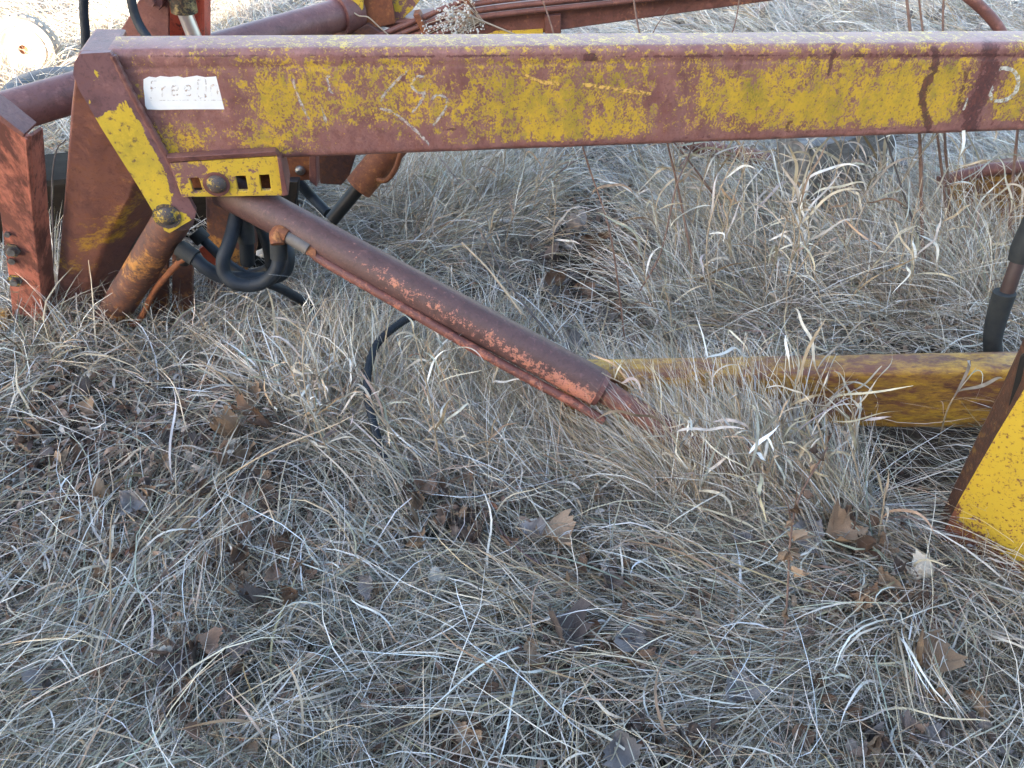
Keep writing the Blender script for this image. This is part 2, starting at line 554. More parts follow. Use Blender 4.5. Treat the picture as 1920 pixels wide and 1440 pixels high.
# --- near lift arm: a swept box section with rounded edges and a weld groove under the top lip
def box_arm(axis_pts, heights, thick, r, groove=True, nf=34, nl=260):
    """axis_pts: (front face top edge) start and end; heights at both ends; returns verts, quads"""
    A, B = Vector(axis_pts[0]), Vector(axis_pts[1])
    verts, quads = [], []
    def profile(h):
        p = []
        q = 5
        for k in range(q + 1):                               # top front edge
            a = math.pi / 2 * k / q
            p.append((r - r * math.sin(a), -r + r * math.cos(a)))   # (depth, height) starting on top
        for k in range(1, nf):
            zz = -r - (h - 2 * r) * k / nf
            g = .0022 if (groove and k == 3) else 0
            p.append((g, zz))
        for k in range(q + 1):
            a = math.pi / 2 * k / q
            p.append((r - r * math.cos(a), -h + r - r * math.sin(a)))
        p += [(thick - r, -h), (thick - r * .3, -h + r * .3), (thick, -h + r), (thick, -r), (thick - r * .3, -r * .3), (thick - r, 0)]
        return p
    m = None
    for i in range(nl + 1):
        t = i / nl
        o = A.lerp(B, t)
        h = heights[0] * (1 - t) + heights[1] * t
        w = .0012 * math.sin(i * .23) + .0008 * math.sin(i * .71 + 1)     # dents
        pr = profile(h)
        m = len(pr)
        for d, z in pr:
            verts.append(o + nrm * (d + w * (1 if d < .01 else 0)) + Vector((0, 0, z)))
    for i in range(nl):
        for k in range(m):
            a = i * m + k
            b2 = i * m + (k + 1) % m
            quads.append((a, b2, b2 + m, a + m))
    return np.array([tuple(v) for v in verts]), np.array(quads), m

pA = PL(200, 88, AA, AB); pB0 = PL(540, 303, AA, AB)
pL = PL(200, 96, AA, AB)
pR = PL(2150, 79, AA, AB)
pRb = PL(2150, 235, AA, AB)
pLb = PL(200, 315, AA, AB)
av, aq, am = box_arm((pL, pR), (pL.z - pLb.z, pR.z - pRb.z), .105, .016)
me = np_mesh('lift_arm', av, aq)

def arm_wear(X, Y, co):
    w = .50 + .58 * blobs(X, Y, [
        (300, 120, 150, 45, .36), (430, 210, 55, 70, .32), (250, 230, 60, 80, .26), (350, 215, 90, 18, .25), (330, 262, 55, 26, -.17), (300, 60, 500, 10, -.0),
        (520, 170, 80, 60, -.13), (490, 265, 40, 28, -.15), (420, 285, 30, 20, .2), (640, 258, 60, 24, .32), (700, 264, 60, 30, .3), (780, 272, 60, 22, .24),
        (560, 130, 40, 30, .1), (680, 130, 60, 40, .04), (850, 130, 40, 40, .16), (850, 240, 50, 24, .22), (760, 150, 70, 50, -.05),
        (1010, 200, 120, 55, -.20), (1050, 250, 60, 22, -.2), (1150, 245, 40, 18, -.2), (1120, 190, 30, 40, .10), (1000, 125, 120, 22, .08),
        (1255, 165, 42, 45, .36), (1300, 240, 60, 30, .24), (1240, 110, 60, 14, .1), (1380, 115, 50, 22, .22), (1330, 200, 50, 40, .0),
        (1400, 190, 60, 50, -.18), (1520, 200, 120, 45, -.24), (1620, 175, 70, 40, -.08), (1600, 190, 25, 30, .15), (1700, 190, 90, 50, -.22), (1800, 170, 120, 60, -.18),
        (1740, 190, 14, 40, .1), (1900, 230, 50, 20, -.1), (1940, 150, 60, 60, -.1)])
    yb = 311 - (X - 300) * .0445            # lower edge in the photograph
    w += .12 * np.exp(-np.clip(yb - 12 - Y, 0, 999) / 9.0)
    w += np.where(Y > yb - 12, .22, 0)
    lip = np.exp(-((Y - 104) / 5.0) ** 2)
    w += .16 * lip * np.clip((X - 350) / 300, 0, 1) + np.where((Y < 99), .06 - .0 * X, 0)
    w += np.where(Y < 82, .02, 0)
    d1 = seg_dist(X, Y, [(1752, 92), (1755, 120), (1736, 160), (1727, 180), (1735, 210), (1742, 246)])
    d2 = seg_dist(X, Y, [(1856, 92), (1858, 130), (1835, 180), (1822, 215), (1816, 250)])
    d3 = seg_dist(X, Y, [(1566, 96), (1560, 112), (1553, 140)])
    d4 = seg_dist(X, Y, [(1815, 130), (1805, 160), (1800, 200)])
    d5 = seg_dist(X, Y, [(545, 238), (553, 290)])
    d6 = seg_dist(X, Y, [(832, 242), (858, 242)])
    d7 = seg_dist(X, Y, [(1484, 222), (1474, 240)])
    dk = np.maximum.reduce([.75 * np.exp(-((Y - 105) / 3.0) ** 2) * np.clip((X - 240) / 60, 0, 1), np.exp(-(d1 / 9) ** 2), np.exp(-(d2 / 21) ** 2) * .95, np.exp(-(d3 / 5) ** 2), .7 * np.exp(-(d4 / 8) ** 2),
                            .5 * np.exp(-(d5 / 6) ** 2), .62 * np.exp(-(d6 / 4) ** 2), .75 * np.exp(-(d7 / 6) ** 2),
                            1.2 * np.exp(-((X - 1108) / 14) ** 4 - ((Y - 108) / 9) ** 4), 1.2 * np.exp(-((X - 1324) / 10) ** 6 - ((Y - 105) / 4.5) ** 6),
                            .45 * np.exp(-((Y - (yb - 9)) / 4) ** 2) * np.clip((X - 900) / 200, 0, 1), .6 * np.exp(-((Y - 102) / 3.0) ** 2) * np.clip((X - 1300) / 300, 0, 1)])
    w += .35 * np.exp(-(d2 / 26) ** 2)
    gr = blobs(X, Y, [(1412, 175, 22, 50, .85), (960, 170, 60, 50, .5), (1075, 190, 18, 50, .6), (540, 200, 60, 40, .35), (1560, 200, 60, 40, .35), (1150, 150, 60, 18, .6), (1240, 160, 30, 20, .4), (1780, 125, 14, 30, .5)])
    return np.stack([w, dk, gr], -1)
wear_attr(me, arm_wear)
arm = link('lift_arm', me, M['arm'], loader)
arm.data.set_sharp_from_angle(angle=R(50))
tag(arm, 'near lift arm with the white sticker and chalk marks')

# --- end lug plate and slotted bracket of the near arm
FRONT = AA - .014                           # plane of the pieces welded on the outside

def PF(px, py, off=0.0):
    return PL(px, py, AA - off, AB)
lug_px = [(139, 118), (150, 101), (206, 98), (214, 110), (255, 190), (318, 303), (343, 352), (367, 396), (366, 408), (318, 437), (308, 432), (255, 343), (190, 240), (148, 168), (137, 140)]

def face_grid_plate(pxs, off, thick, n=26):
    """a plate with a finely divided face so that the paint map has points to hang on"""
    bm = slab([PF(x, y, off) for x, y in pxs], nrm * thick)
    front = [f for f in bm.faces if len(f.verts) == len(pxs)]
    bmesh.ops.triangulate(bm, faces=front)
    bmesh.ops.subdivide_edges(bm, edges=[e for e in bm.edges if e.calc_length() > .02], cuts=3, use_grid_fill=True)
    bmesh.ops.subdivide_edges(bm, edges=[e for e in bm.edges if e.calc_length() > .02], cuts=3, use_grid_fill=True)
    bmesh.ops.triangulate(bm, faces=bm.faces)
    return bm
lug = bm_link('end_plate', face_grid_plate(lug_px, .013, .016), M['plate'], arm, sharp=30)

def lug_wear(X, Y, co):
    # bare steel above a ragged line, yellow below it
    line = 195 + np.clip(225 - X, -60, 90) * .55
    w = .5 + np.clip((line - Y) / 22.0, -.17, .36)
    w += blobs(X, Y, [(180, 142, 10, 14, -.52), (168, 192, 5, 9, -.5), (196, 189, 9, 7, -.42)])
    e = seg_dist(X, Y, [(214, 110), (255, 190), (318, 303), (343, 352), (367, 396)])
    w += .55 * np.exp(-(e / 13.0) ** 2)
    w += blobs(X, Y, [(335, 385, 22, 14, .3), (300, 420, 20, 16, .25), (320, 350, 14, 12, .15)])
    return np.stack([w, np.zeros_like(w), blobs(X, Y, [(245, 260, 30, 50, .4)])], -1)
wear_attr(lug.data, lug_wear)
# weld bead along the plate's edge
bm = bmesh.new()
wp = catmull([PF(x, y, .010) for x, y in [(212, 104), (255, 190), (318, 303), (342, 350)]], 14)
tube_into(bm, wp, [.0068 + .0012 * math.sin(i * 2.1) for i in range(len(wp))], 8)
wp = [PF(318 + (515 - 318) * t / 24, 300 - 12 * t / 24, .006) for t in range(25)]
tube_into(bm, wp, [.0065 + .001 * math.sin(i * 1.7) for i in range(25)], 8)
bm_link('weld_bead', bm, M['tube'], arm)
disc_bolt('washer', PF(313, 405, .013), -nrm, rad(25, PF(313, 405)), .003, M['boltpaint'], arm, dome=False)
disc_bolt('pin_head', PF(313, 405, .015), -nrm, rad(18, PF(313, 405)), .012, M['boltpaint'], arm)

def grid_plate(c00, c10, c11, c01, us, vs_, holes, thick):
    """flat plate c00..c01 cut at us/vs_, cells in holes left out"""
    bm = bmesh.new()
    P = {}
    for i, u in enumerate(us):
        for j, v_ in enumerate(vs_):
            p = (c00 * (1 - u) + c10 * u) * (1 - v_) + (c01 * (1 - u) + c11 * u) * v_
            P[i, j] = (bm.verts.new(p), bm.verts.new(p + nrm * thick))
    cells = {(i, j) for i in range(len(us) - 1) for j in range(len(vs_) - 1)} - set(holes)
    for (i, j) in cells:
        q = [P[i, j], P[i + 1, j], P[i + 1, j + 1], P[i, j + 1]]
        bm.faces.new([a[0] for a in q])
        bm.faces.new([a[1] for a in q][::-1])
        for (di, dj, a, c2) in ((0, -1, 0, 1), (1, 0, 1, 2), (0, 1, 2, 3), (-1, 0, 3, 0)):
            if (i + di, j + dj) not in cells:
                bm.faces.new((q[a][0], q[a][1], q[c2][1], q[c2][0]))
    return bm
us = [0, .13, .22, .31, .56, .66, .79, .885, 1]
bmx = grid_plate(PF(318, 306, .024), PF(524, 293, .024), PF(531, 367, .024), PF(341, 370, .024), us, [0, .45, .86, 1], [(1, 1), (4, 1), (6, 1)], .012)
bm_link('slot_bracket', bmx, M['bracket'], arm, bevel=.0015, seg=1)
# its folded top and end flanges
bm_link('bracket_flange', slab([PF(311, 296, .030), PF(516, 284, .030), PF(524, 292, .026), PF(317, 305, .026)], nrm * .024), M['tube'], arm, bevel=.002)
bm_link('bracket_flange', slab([PF(519, 293, .032), PF(527, 299, .032), PF(541, 366, .032), PF(530, 369, .032)], nrm * .10), M['tube'], arm, bevel=.002)
disc_bolt('washer', PF(406, 345, .024), -nrm, rad(24, PF(406, 345)), .003, M['tube'], arm, dome=False)
disc_bolt('bolt_head', PF(406, 345, .026), -nrm, rad(18, PF(406, 345)), .014, M['boltpaint'], arm)
# channel web behind the slots
bm_link('bracket_web', slab([PF(322, 312, -.075), PF(526, 300, -.075), PF(531, 352, -.075), PF(341, 352, -.075)], nrm * .01), M['rust'], arm)

# --- sticker, chalk, scratches on the arm's face
stk = [(269, 149), (279, 144), (292, 146), (300, 143), (318, 145), (334, 143), (344, 146), (356, 144), (369, 142), (384, 145), (398, 144), (420, 141), (423, 150), (423, 205), (360, 205), (300, 206), (276, 205), (272, 198), (271, 180), (269, 165)]
bm_link('sticker', slab([PF(x, y, .0014) for x, y in stk], nrm * .0016), M['white'], arm, False)

def stroke(name, pxs, wpx, mat, off=.0005, k=5, jit=.8, parent=None):
    P = catmull([Vector((x, y, 0)) for x, y in pxs], k) if len(pxs) > 2 else [Vector((pxs[0][0] + (pxs[1][0] - pxs[0][0]) * t / 8, pxs[0][1] + (pxs[1][1] - pxs[0][1]) * t / 8, 0)) for t in range(9)]
    bm = bmesh.new()
    L, Rr = [], []
    for i, p in enumerate(P):
        t = P[min(i + 1, len(P) - 1)] - P[max(i - 1, 0)]
        n = Vector((-t.y, t.x, 0)).normalized()
        w = wpx * (.5 + rnd.uniform(-.14, .14)) * (0.55 if i in (0, len(P) - 1) else 1)
        q = p + n * rnd.uniform(-jit, jit) * .5
        L.append(bm.verts.new(PF(q.x + n.x * w, q.y + n.y * w, off)))
        Rr.append(bm.verts.new(PF(q.x - n.x * w, q.y - n.y * w, off)))
    for i in range(len(P) - 1):
        bm.faces.new((L[i], L[i + 1], Rr[i + 1], Rr[i]))
    return bm_link(name, bm, mat, parent or arm, False)
for pts in ([(548, 147), (556, 172), (567, 200), (580, 224)], [(579, 142), (590, 165), (600, 198), (612, 230)],
            [(638, 145), (614, 144), (617, 160), (620, 172), (634, 175), (646, 190), (648, 212), (643, 225), (638, 228)],
            [(766, 130), (745, 150), (722, 175), (713, 190)], [(711, 203), (735, 210), (765, 232), (790, 255), (805, 272)],
            [(778, 146), (772, 160), (782, 172), (797, 173), (805, 160), (795, 144), (780, 144)], [(800, 170), (786, 195), (772, 212)],
            [(806, 190), (820, 178), (838, 186), (834, 206), (818, 228), (809, 240)]):
    stroke('chalk_mark', pts, 5.2, M['chalk'])
stroke('white_paint_mark', [(1862, 133), (1880, 128), (1900, 133), (1909, 150), (1904, 172), (1886, 187), (1864, 190)], 8, M['whitepaint'])
stroke('white_paint_mark', [(1812, 182), (1809, 192), (1804, 206)], 9, M['whitepaint'], jit=2)
stroke('white_paint_mark', [(1860, 160), (1857, 176), (1862, 187)], 7, M['whitepaint'], jit=2)
stroke('paint_scratch', [(985, 140), (1010, 152), (1045, 157), (1090, 158), (1140, 165), (1190, 172), (1222, 176)], 6.5, M['scratch'])
stroke('paint_scratch', [(1060, 160), (1055, 200), (1050, 235)], 7, M['scratch'])
for pts in ([(284, 152), (283, 185)], [(284, 152), (294, 151)], [(284, 165), (292, 165)],                      # what is left of the lettering
            [(304, 162), (304, 182)], [(304, 166), (311, 162)],
            [(322, 170), (333, 168), (331, 161), (323, 163), (322, 175), (327, 179), (334, 177)],
            [(346, 170), (357, 168), (355, 161), (347, 163), (346, 175), (351, 179), (358, 177)],
            [(371, 150), (371, 180), (384, 182), (385, 150), (371, 150)], [(376, 186), (388, 181)],
            [(396, 180), (396, 162), (404, 160), (408, 166), (408, 180)]):
    stroke('sticker_lettering', pts, 3.2, M['letters'], .0016, 4, .5)
stroke('sticker_line', [(274, 188), (423, 188)], 1.0, M['letters'], .0016)

# --- mast of the near side
mo = -.022
mast_px = [(136, 122), (210, 122), (258, 335), (248, 372), (205, 440), (166, 540), (150, 640), (110, 640), (102, 590), (101, 548), (115, 380), (128, 200)]
def PM(x, y):
    q = PF(x, y, mo)
    return W(x, y, q.y + .27 * max(0, (y - 110) / 480))
bm = slab([PM(x, y) for x, y in mast_px], (.075, .11, -.01))
mast = bm_link('mast', bm, M['mast'], loader, bevel=.012, seg=3)
bm_link('mast_top', slab([PF(148, 96, mo), PF(212, 96, mo), PF(212, 120, mo), PF(140, 120, mo)], nrm * .14), M['tube'], mast, bevel=.006)

# --- near lift cylinder
def zc_point(px, py, zc):
    d = ray(px, py)
    return Vector((0, 0, CAMH)) + d * zc      # forward component of ray is 1
c0, c1 = zc_point(420, 352, 1.80), zc_point(1122, 727, 1.78)
rC = 36 * 1.79 / F
bm = bmesh.new()
ca = [c0.lerp(c1, t) for t in np.linspace(0, 1, 90)]
tube_into(bm, ca, rC, 40)
lift = bm_link('lift_cylinder', bm, M['cyl'], loader)

def cyl_wear(X, Y, co):
    w = .72 + 0 * X
    ax = (X - 420) * .873 + (Y - 352) * .488
    off = -(X - 420) * .488 + (Y - 352) * .873
    w -= .19 * np.exp(-((off - 2 - (ax - 450) * .018) / 17) ** 2) * np.clip((ax - 200) / 180, 0, 1)
    w -= .20 * np.exp(-((ax - 760) / 70) ** 2) * np.exp(-((off - 14) / 18) ** 2)
    return np.stack([w, 0 * w, 0 * w], -1)
wear_attr(lift.data, cyl_wear)
dirC = (c1 - c0).normalized()
bm = bmesh.new()
tube_into(bm, [c1 - dirC * .004, c1 + dirC * .012], [rC * 1.004, rC * .90], 40)
bm_link('cylinder_cap', bm, M['tube'], lift)
c2 = zc_point(1310, 845, 1.74)
tube('cylinder_rod', [c1 + dirC * .01, c1.lerp(c2, .5), c2 + dirC * .12], rC * .62, M['pipe'], lift, 24)
sp_px = [(524, 437), (548, 443), (582, 470), (610, 492), (733, 563), (867, 641), (1000, 715), (1088, 762), (1132, 790)]
sp_pts = [zc_point(x, y, 1.775) for x, y in sp_px]
tube('supply_pipe', sp_pts[2:], 9 * 1.78 / F, worn_paint('rust_red_pipe', (.13, .05, .042), (.18, .068, .052), (.40, .135, .085), .55, 14, .05, rustamt=.3, seed=14), lift, 14, 5)
tube('pipe_fitting', [zc_point(534, 440, 1.77), zc_point(556, 452, 1.77), zc_point(580, 467, 1.77)], 13.5 * 1.77 / F, M['greypipe'], lift, 14, 4)
bm_link('pipe_block', slab([zc_point(574, 452, 1.76), zc_point(594, 463, 1.76), zc_point(592, 482, 1.76), zc_point(573, 478, 1.76)], Vector((0, .02, 0))), M['rust'], lift, bevel=.002)
tube('pipe_elbow', [zc_point(540, 442, 1.765), zc_point(527, 436, 1.765), zc_point(520, 443, 1.765), zc_point(521, 458, 1.765)], [13.5 * 1.77 / F, 15 * 1.77 / F, 15 * 1.77 / F, 13 * 1.77 / F], M['rust'], lift, 14, 4)
bm = bmesh.new()
tube_into(bm, [zc_point(700, 549, 1.79) + Vector((0, .0, 0)), zc_point(716, 535, 1.80)], .006, 8)
bm_link('pipe_clip', bm, M['rust'], lift)

# --- short tilt cylinder under the lug plate
t0, t1 = PF(330, 402, -.03), W(203, 603, 1.78)
rT = 30 * depth(t0.lerp(t1, .5)) / F
bm = bmesh.new()
tube_into(bm, [t0.lerp(t1, t) for t in np.linspace(0, 1, 30)], rT, 30)
tilt = bm_link('tilt_cylinder', bm, M['rustyel'], loader)
dT = (t1 - t0).normalized()
bm = bmesh.new()
tube_into(bm, [t1 - dT * .005, t1 + dT * .035], rT * 1.18, 28)
bm_link('cylinder_gland', bm, M['black'], tilt)
tube('supply_pipe', [W(352, 480, 1.60), W(330, 498, 1.62), W(290, 545, 1.68), W(268, 590, 1.72), W(250, 608, 1.73), W(225, 598, 1.75)], 7.5 * 1.65 / F, M['rust'], tilt, 10, 6)
tube('cylinder_rod', [t1 + dT * .03, t1 + dT * .12], rT * .55, M['black'], tilt, 18)

# --- cross tube and the orange channel outside it
x0, x1 = W(-60, 232, 1.70), W(655, 22, 2.56)
cross = tube('cross_tube', [x0.lerp(x1, t) for t in np.linspace(0, 1, 40)], .046, M['tube'], loader, 36)
dx = (x1 - x0).normalized()
bm = bmesh.new()
tube_into(bm, [x1 - dx * .05, x1 + dx * .02], .058, 36)
bm_link('tube_collar', bm, M['tube'], cross)
op = [(-40, 196, 1.60), (0, 226, 1.60), (45, 258, 1.60), (58, 420, 1.655), (80, 625, 1.74), (28, 640, 1.74), (16, 520, 1.69), (0, 400, 1.65), (-40, 300, 1.62)]
bm = slab([W(*q) for q in op], Vector((.012, .010, 0)))
post = bm_link('orange_channel', bm, M['orange'], loader, bevel=.002)
edge = [(0, 214, 1.60), (-40, 184, 1.60), (-40, 196, 1.60), (0, 226, 1.60), (45, 258, 1.60), (47, 251, 1.60)]
bm_link('channel_flange', slab([W(*q) + Vector((0, -.002, 0)) for q in [(45, 257, 1.60), (50, 262, 1.60), (64, 420, 1.655), (86, 622, 1.74), (80, 625, 1.74), (58, 420, 1.655)]], Vector((.01, .06, 0))), M['orange'], post, bevel=.002)
bm_link('channel_flange', slab([W(*q) + Vector((0, -.003, .001)) for q in edge], Vector((0, .06, 0))), M['tube'], post, bevel=.001)
pn = Vector((.25, -.95, .1))
for (x, y, r_, kind) in [(25, 465, 13, 'b'), (24, 486, 6, 's'), (30, 522, 12, 'b'), (38, 596, 13, 'b'), (16, 436, 5, 's')]:
    q = W(x, y, 1.60 + (y - 258) / 360 * .14 - .004)
    rr = r_ * depth(q) / F
    disc_bolt('nut', q, pn, rr * 1.1, .016, M['boltpaint'] if kind == 'b' else M['steel'], post, hexa=True)
    if kind == 'b':
        disc_bolt('bolt_end', q + pn * .011, pn, rr * .55, .018, M['steel'], post, dome=False)

# --- hoses under the bracket
HS = 1.68
def hose(pts, r_, mat='hose', parent=loader, name='hydraulic_hose', k=8):
    q = [W(x, y, Y) for x, y, Y in pts]
    return tube(name, q, [r_ * depth(p) / F for p in catmull(q, k)], M[mat], parent, 16, k)
h1 = hose([(521, 455, 1.55), (523, 480, 1.54), (519, 505, 1.53), (500, 526, 1.53), (470, 535, 1.53), (438, 530, 1.53), (421, 512, 1.54), (418, 488, 1.55), (428, 460, 1.57), (437, 430, 1.6), (444, 395, 1.63), (448, 360, 1.66)], 13)
h2 = hose([(338, 466, 1.60), (362, 482, 1.59), (385, 502, 1.58), (415, 518, 1.58), (455, 522, 1.58), (500, 522, 1.60), (532, 510, 1.62), (540, 480, 1.64), (530, 450, 1.68)], 13)
h3 = hose([(456, 392, 1.64), (459, 420, 1.63), (462, 450, 1.62), (464, 492, 1.63)], 13.5)
h4 = hose([(372, 440, 1.68), (402, 470, 1.66), (430, 496, 1.66), (470, 520, 1.65), (520, 538, 1.68), (560, 560, 1.75), (592, 584, 1.81), (612, 600, 1.85), (640, 615, 1.86)], 9)
h5 = hose([(470, 390, 1.70), (490, 430, 1.70), (502, 465, 1.70), (508, 500, 1.70)], 10)
h6 = hose([(548, 322, 2.2), (566, 348, 2.2), (588, 372, 2.2), (615, 400, 2.15)], 10)
h7 = hose([(405, 500, 1.72), (450, 516, 1.72), (500, 505, 1.72), (525, 470, 1.72)], 10)
for h, pts in ((h1, [(522, 452, 1.55), (523, 485, 1.54)]), (h2, [(336, 464, 1.60), (366, 484, 1.588)]), (h3, [(457, 398, 1.638), (462, 455, 1.618)]), (h4, [(366, 434, 1.68), (382, 451, 1.675)])):
    q = [W(*p) for p in pts]
    bm = bmesh.new()
    tube_into(bm, q, 16 * depth(q[0]) / F, 14)
    bm_link('hose_ferrule', bm, M['sleeve'], h)
tube('hose_elbow', [W(457, 396, 1.638), W(456, 384, 1.64), W(450, 374, 1.66)], 13.5 * 1.75 / F, M['rust'], h3, 14, 3)
tube('hose_fitting', [W(345, 462, 1.61), W(344, 490, 1.62)], 14 * 1.75 / F, M['black'], h2, 12)
bm_link('valve_lug', slab([W(372, 468, 1.72), W(392, 455, 1.72), W(410, 476, 1.72), W(404, 498, 1.72), W(385, 490, 1.72)], Vector((0, .012, 0))), M['red'], loader, bevel=.002)

# --- hoses and uprights at the top left
hose([(158, -30, 1.95), (157, 20, 1.95), (160, 60, 1.95), (161, 110, 1.95), (165, 180, 1.95)], 8)
hose([(243, -30, 2.0), (248, 10, 1.99), (260, 45, 1.98), (280, 75, 1.96), (305, 110, 1.95)], 8.5)
up = bm_link('upright_plate', slab([W(x, y, 2.08) for x, y in [(290, -40), (316, -40), (316, 300), (200, 300), (190, 115), (262, -2)]], Vector((0, .012, 0))), M['tube'], loader, bevel=.002)
bm_link('upright_channel', slab([W(x, y, 2.14) for x, y in [(310, -40), (381, -40), (381, 260), (310, 260)]], Vector((0, .01, 0))), M['red'], loader, bevel=.002)
bm_link('upright_flange', slab([W(x, y, 2.08) for x, y in [(376, -40), (383, -40), (383, 250), (376, 250)]], Vector((0, .058, 0))), M['red'], loader, bevel=.002)
bm_link('upright_lug', slab([W(x, y, 2.05) for x, y in [(276, -14), (306, -14), (304, 12), (298, 20), (284, 10)]], Vector((0, .03, 0))), M['tube'], up, bevel=.002)
disc_bolt('bolt_head', W(284, 2, 2.05), (0, -1, .1), .012, .012, M['tube'], up, hexa=True)
g0, g1 = W(333, -45, 2.07), W(346, 22, 2.07)
gl = tube('stand_cylinder', [g0, g1], rad(24, g1), M['gland'], loader, 28)
tube('chrome_rod', [g1, W(360, 58, 2.07), W(384, 120, 2.07)], rad(14, g1), M['chrome'], gl, 28)

# --- far lift arm: face, pipes along it, clamps, end plates
FY = 2.56
def FA(px, py, dy=0.0):
    return W(px, py, FY + (px - 700) * .00016 + dy)
far = bm_link('lift_arm', slab([FA(700, 44), FA(900, 22), FA(1120, -4), (FA(1560, -58)), FA(1900, -96), FA(1900, -50), FA(1463, 0), FA(1100, 50), FA(900, 80), FA(740, 130), FA(690, 120)], Vector((0, .10, 0))), M['pipe'], loader, bevel=.006)
tag(far, 'far lift arm with four rusty pipes along it')
for k in range(4):
    o = k * 13.0
    pp = [FA(620 + k * 21, 104 + k * 2, -.035), FA(690 + k * 18, 76 + k * 4, -.035), FA(790 + k * 9, 34 + o * .8, -.035), FA(850 + k * 6, 9 + o * .95, -.035), FA(905, -8 + o, -.035), FA(1120, -33 + o * 1.05, -.035), FA(1300, -52 + o * 1.05, -.035), FA(1560, -80 + o * 1.05, -.035), FA(1900, -118 + o * 1.05, -.035)]
    tube('hydraulic_pipe', pp, 5.2 * 2.4 / F, M['pipe'], far, 12, 8)
for q in ([(774, 28), (786, 26), (806, 66), (794, 70)], [(866, -10), (876, -10), (892, 44), (880, 46)]):
    bm_link('pipe_clamp', slab([FA(x, y, -.055) for x, y in q], Vector((0, .05, 0))), M['rust'], far, bevel=.003)
bm_link('paint_patch', slab([FA(x, y, -.004) for x, y in [(905, 68), (930, 58), (975, 57), (1018, 54), (1018, 76), (905, 82)]], Vector((0, .003, 0))), M['bracket'], far, False)
bm_link('arm_leg', slab([FA(x, y, -.02) for x, y in [(1022, 30), (1052, 28), (1052, 130), (1022, 130)]], Vector((0, .05, 0))), M['pipe'], far, bevel=.003)
bm_link('end_plate', slab([FA(x, y, .02) for x, y in [(660, -40), (820, -40), (772, 20), (736, 52), (718, 0)]], Vector((0, .02, 0))), M['bracket'], far, bevel=.002)
bm_link('end_gusset', slab([FA(x, y, -.01) for x, y in [(613, 74), (660, 24), (690, -30), (730, -30), (742, 44), (716, 50), (670, 60)]], Vector((0, .02, 0))), M['rust'], far, bevel=.002)
bm_link('gusset_tab', slab([FA(x, y, -.03) for x, y in [(656, -20), (681, -20), (681, 16), (664, 40), (656, 38)]], Vector((0, .008, 0))), M['bracket'], far, bevel=.001)
bm_link('gusset_foot', slab([FA(x, y, -.03) for x, y in [(608, 84), (690, 45), (716, 62), (690, 90), (640, 110)]], Vector((0, .04, 0))), M['rustyel'], far, bevel=.004)
bm_link('loose_tag', slab([FA(x, y, .0) for x, y in [(704, 46), (742, 41), (744, 50), (722, 60)]], Vector((0, .004, 0))), M['white'], far, False)
tube('tie_wire', [FA(664, 24, -.05), FA(674, 30, -.05), (FA(690, 32, -.05)), FA(706, 46, -.05), FA(722, 60, -.05), FA(745, 80, -.05)], .0022, M['palestem'], far, 6, 4)
# bracket, pin and far cylinder seen under the near arm
fb = bm_link('far_bracket', slab([W(x, y, 2.1) for x, y in [(500, 270), (590, 270), (590, 338), (520, 340)]], Vector((0, .02, 0))), M['rust'], loader, bevel=.003)
bm_link('bracket_edge', slab([W(x, y, 2.06) for x, y in [(579, 270), (592, 270), (594, 352), (580, 340)]], Vector((0, .05, 0))), M['tube'], fb, bevel=.003)
disc_bolt('pin_end', W(563, 319, 2.1), (0, -1, .1), rad(10, W(563, 319, 2.1)), .012, M['steel'], fb)
tube('split_pin', [W(554, 322, 2.085), W(566, 318, 2.082), W(570, 326, 2.085)], .0016, M['steel'], fb, 6)
bm_link('far_mast', slab([W(x, y, 2.2) for x, y in [(590, 250), (680, 250), (655, 330), (640, 348), (600, 345)]], Vector((0, .05, 0))), M['rustyel'], loader, bevel=.004)
f0, f1 = W(730, 282, 2.16), W(672, 352, 2.12)
fc = tube('lift_cylinder', [f0 + (f0 - f1) * .6, f0, f1], rad(27, f0), M['rust'], loader, 26)
tag(fc, 'far lift cylinder under the near arm')
tube('cylinder_rod', [f1, f1 + (f1 - f0) * .9], rad(13, f1), M['black'], fc, 16)
tube('supply_pipe', [W(752, 285, 2.10), W(742, 315, 2.10), W(727, 336, 2.10), W(712, 338, 2.10), W(700, 330, 2.12)], rad(5, f0), M['rust'], fc, 10, 5)
# pieces deep under the bracket
bm_link('inner_brace', slab([W(x, y, 1.95) for x, y in [(385, 360), (470, 350), (480, 470), (440, 560), (390, 560)]], Vector((0, .03, 0))), M['rustyel'], loader, bevel=.004)
bm_link('inner_plate', slab([W(x, y, 2.02) for x, y in [(455, 340), (560, 340), (548, 440), (530, 500), (450, 520)]], Vector((0, .03, 0))), M['black'], loader, bevel=.004)  # black sheet added to deepen the shade under the bracket
tube('grey_pipe', [W(225, 470, 1.86), W(262, 440, 1.86), (W(330, 400, 1.88))], rad(16, W(262, 440, 1.86)), M['greypipe'], loader, 20)
for (xa, xb, ya, yb2) in ((284, 314, 480, 620), (322, 360, 470, 620)):
    bm_link('yellow_foot', slab([W(x, y, 1.80) for x, y in [(xa, ya), (xb, ya), (xb, yb2), (xa, yb2)]], Vector((0, .02, 0))), M['rustyel'], loader, bevel=.003)
bm_link('yellow_foot', slab([W(x, y, 1.72) for x, y in [(-20, 585), (14, 585), (16, 650), (-20, 650)]], Vector((0, .02, 0))), M['oldyel'], loader, bevel=.003)

